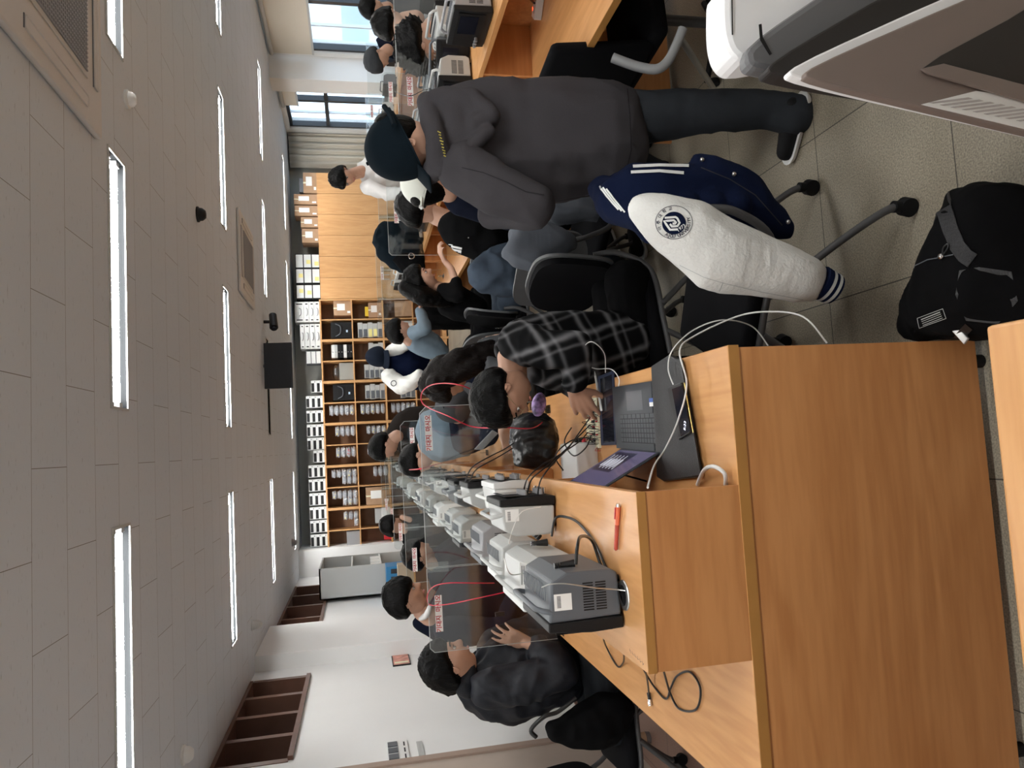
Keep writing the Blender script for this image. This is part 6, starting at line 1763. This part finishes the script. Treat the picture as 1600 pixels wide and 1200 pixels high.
person('person standing in a loose white shirt looking down, before the closed cabinets', (2.95, 7.3, 0),
       dict(c=W(537, 277, Y=6.9), f=(-.55, -.62, -.45), u=(-.1, -.1, 1), hair='fringe', th=.028, s=1.04),
       [[(566, 268, 6.95, .06), (550, 272, 6.92, .055)]],
       [('shirt', CM['whitec'], [('p', [(560, 255), (556, 266), (566, 285), (578, 300), (605, 308), (650, 306), (660, 280), (655, 245), (620, 235), (580, 238)], 7.0, .19, .75), ('c', [(575, 292, 6.9, .07), (610, 304, 6.8, .065), (632, 300, 6.65, .05)])], .012, 9),
        stand_legs((2.9, 7.05, .95), (-.3, -.9), CM['blackc'])])
t = thing('backpack', 'black round-topped backpack standing on the shelf behind the aisle notices', 'backpack', W(660, 385, Y=5.85))
g = MB(); puff(g, [(582, 378), (586, 358), (600, 345), (625, 345), (655, 360), (663, 400), (664, 428), (640, 432), (612, 420), (590, 402)], Y=5.86, R=.13, flat=.9)
me = remesh(g, .012, 5, .012, 9, 6)
for v_ in me.vertices: v_.co.z = max(v_.co.z, 1.0165)
bo_ = link('bag_body', me, CM['capn'], t)
g = MB(); puff(g, [(612, 405), (630, 395), (662, 398), (665, 428), (636, 434)], Y=5.76, R=.07, flat=.8); link('front_pocket', remesh(g, .010, 4, .008, 14, 2), CM['blackc'], t)
for a_, b_ in ((643, 400), (643, 421)):
    q_ = W(a_, b_, Y=5.66); MB().tube([q_+V((.022*math.cos(k*PI/6), 0, .022*math.sin(k*PI/6))) for k in range(13)], .004, 6, smooth=False).done('ring', 'chrome', t, smooth=True)
# right-hand bench, window side
person('person in a grey T-shirt with short black hair at the right-hand bench', (2.95, 4.5, 0),
       dict(c=W(612, 38, Y=4.4), f=(.35, .45, -.72), u=(.2, .3, .9), hair='short', th=.026),
       [[(650, 30, 4.4, .055), (632, 33, 4.4, .055)], [(690, 40, 4.2, .042), (700, 62, 4.1, .034)]],
       [('tee', CM['greyt'], [('p', [(660, 30), (668, 8), (672, -30), (740, -40), (800, -30), (795, 15), (735, 52), (700, 50), (675, 42)], 4.45, .17, .85)], .008, 6),
        ('strap', CM['whitec'], [('c', [(664, 38, 4.28, .014), (680, 15, 4.25, .014), (690, -10, 4.3, .014)])], 0),
        sit_legs((2.98, 4.5, .5), (-.8, 0), CM['blackc'])])
person('person with curly black hair bowed over the instruments at the right-hand bench', (2.72, 3.95, 0),
       dict(c=W(660, 66, Y=3.95), f=(-.35, .3, -.85), u=(-.3, .5, .5), hair='short', th=.034, s=1.12, curly=.5, near=True),
       [[(675, 40, 4.0, .05), (668, 52, 4.0, .05)]],
       [('shirt', CM['blackc'], [('p', [(655, 20), (660, -20), (700, -40), (780, -30), (770, 10), (700, 30)], 4.0, .16, .85)], .008, 6),
        sit_legs((2.85, 4.15, .5), (-.6, .05), CM['blackc'])])
person('person with black hair by the window at the top edge', (4.0, 6.6, 0),
       dict(c=W(583, 14, Y=6.6), f=(.2, -.8, -.4), u=(0, 0, 1), hair='fringe', th=.022, near=False),
       [[(606, 12, 6.6, .055), (595, 13, 6.6, .05)]],
       [('top', CM['capg'], [('p', [(606, 30), (604, -10), (650, -25), (720, -20), (720, 30), (650, 40)], 6.65, .18, .8)], .008, 6), sit_legs((4.0, 6.65, .5), (0, 1), CM['blackc'])])
person('person with dyed grey hair seated by the window column behind a notice', (4.3, 7.9-1.3, 0),
       dict(c=W(590, 92, Y=6.5), f=(-.5, -.2, -.75), u=(-.4, 0, .8), hair='short', hm=mat('grey_hair', (.035, .038, .042), .6, spec=.1, bump=.4, bscale=30), th=.03, near=False),
       [[(606, 78, 6.5, .055), (598, 84, 6.5, .05)]],
       [('jacket', CM['navyc'], [('p', [(600, 85), (585, 62), (600, 48), (650, 45), (710, 50), (710, 80), (650, 92), (615, 92)], 6.55, .18, .8)], .01, 7), sit_legs((3.55, 6.7, .5), (0, 1), CM['blackc'])])
# far left side of the middle bench
person('person with hand at the face, far along the left of the middle bench', (-1.1, 7.8, 0),
       dict(c=W(613, 822, Y=7.6), f=(.7, -.4, -.5), u=(.1, 0, 1), hair='fringe', th=.024, near=False),
       [[(632, 826, 7.6, .055), (622, 824, 7.6, .05)], [(640, 812, 7.4, .03), (628, 808, 7.42, .025)]],
       [('top', CM['blackc'], [('p', [(628, 850), (630, 805), (690, 800), (720, 810), (720, 845), (680, 858)], 7.65, .18, .85)], .008, 6), sit_legs((-1.25, 7.7, .5), (1, 0), CM['blackc'])])
person('person in a dark jacket with bowed head seen through the second partition on the left', (-1.2, 5.6, 0),
       dict(c=W(655, 868, Y=5.5), f=(.8, -.1, -.55), u=(.3, 0, 1), hair='short', th=.026, near=False),
       [[(680, 882, 5.5, .055), (668, 875, 5.5, .05)]],
       [('jacket', CM['navyc'], [('p', [(668, 905), (672, 860), (700, 840), (760, 835), (800, 850), (800, 900), (740, 915), (690, 915)], 5.55, .18, .85), ('c', [(700, 870, 5.4, .07), (735, 840, 5.3, .05)])], .008, 6), sit_legs((-1.3, 5.6, .5), (1, 0), CM['blackc'])])
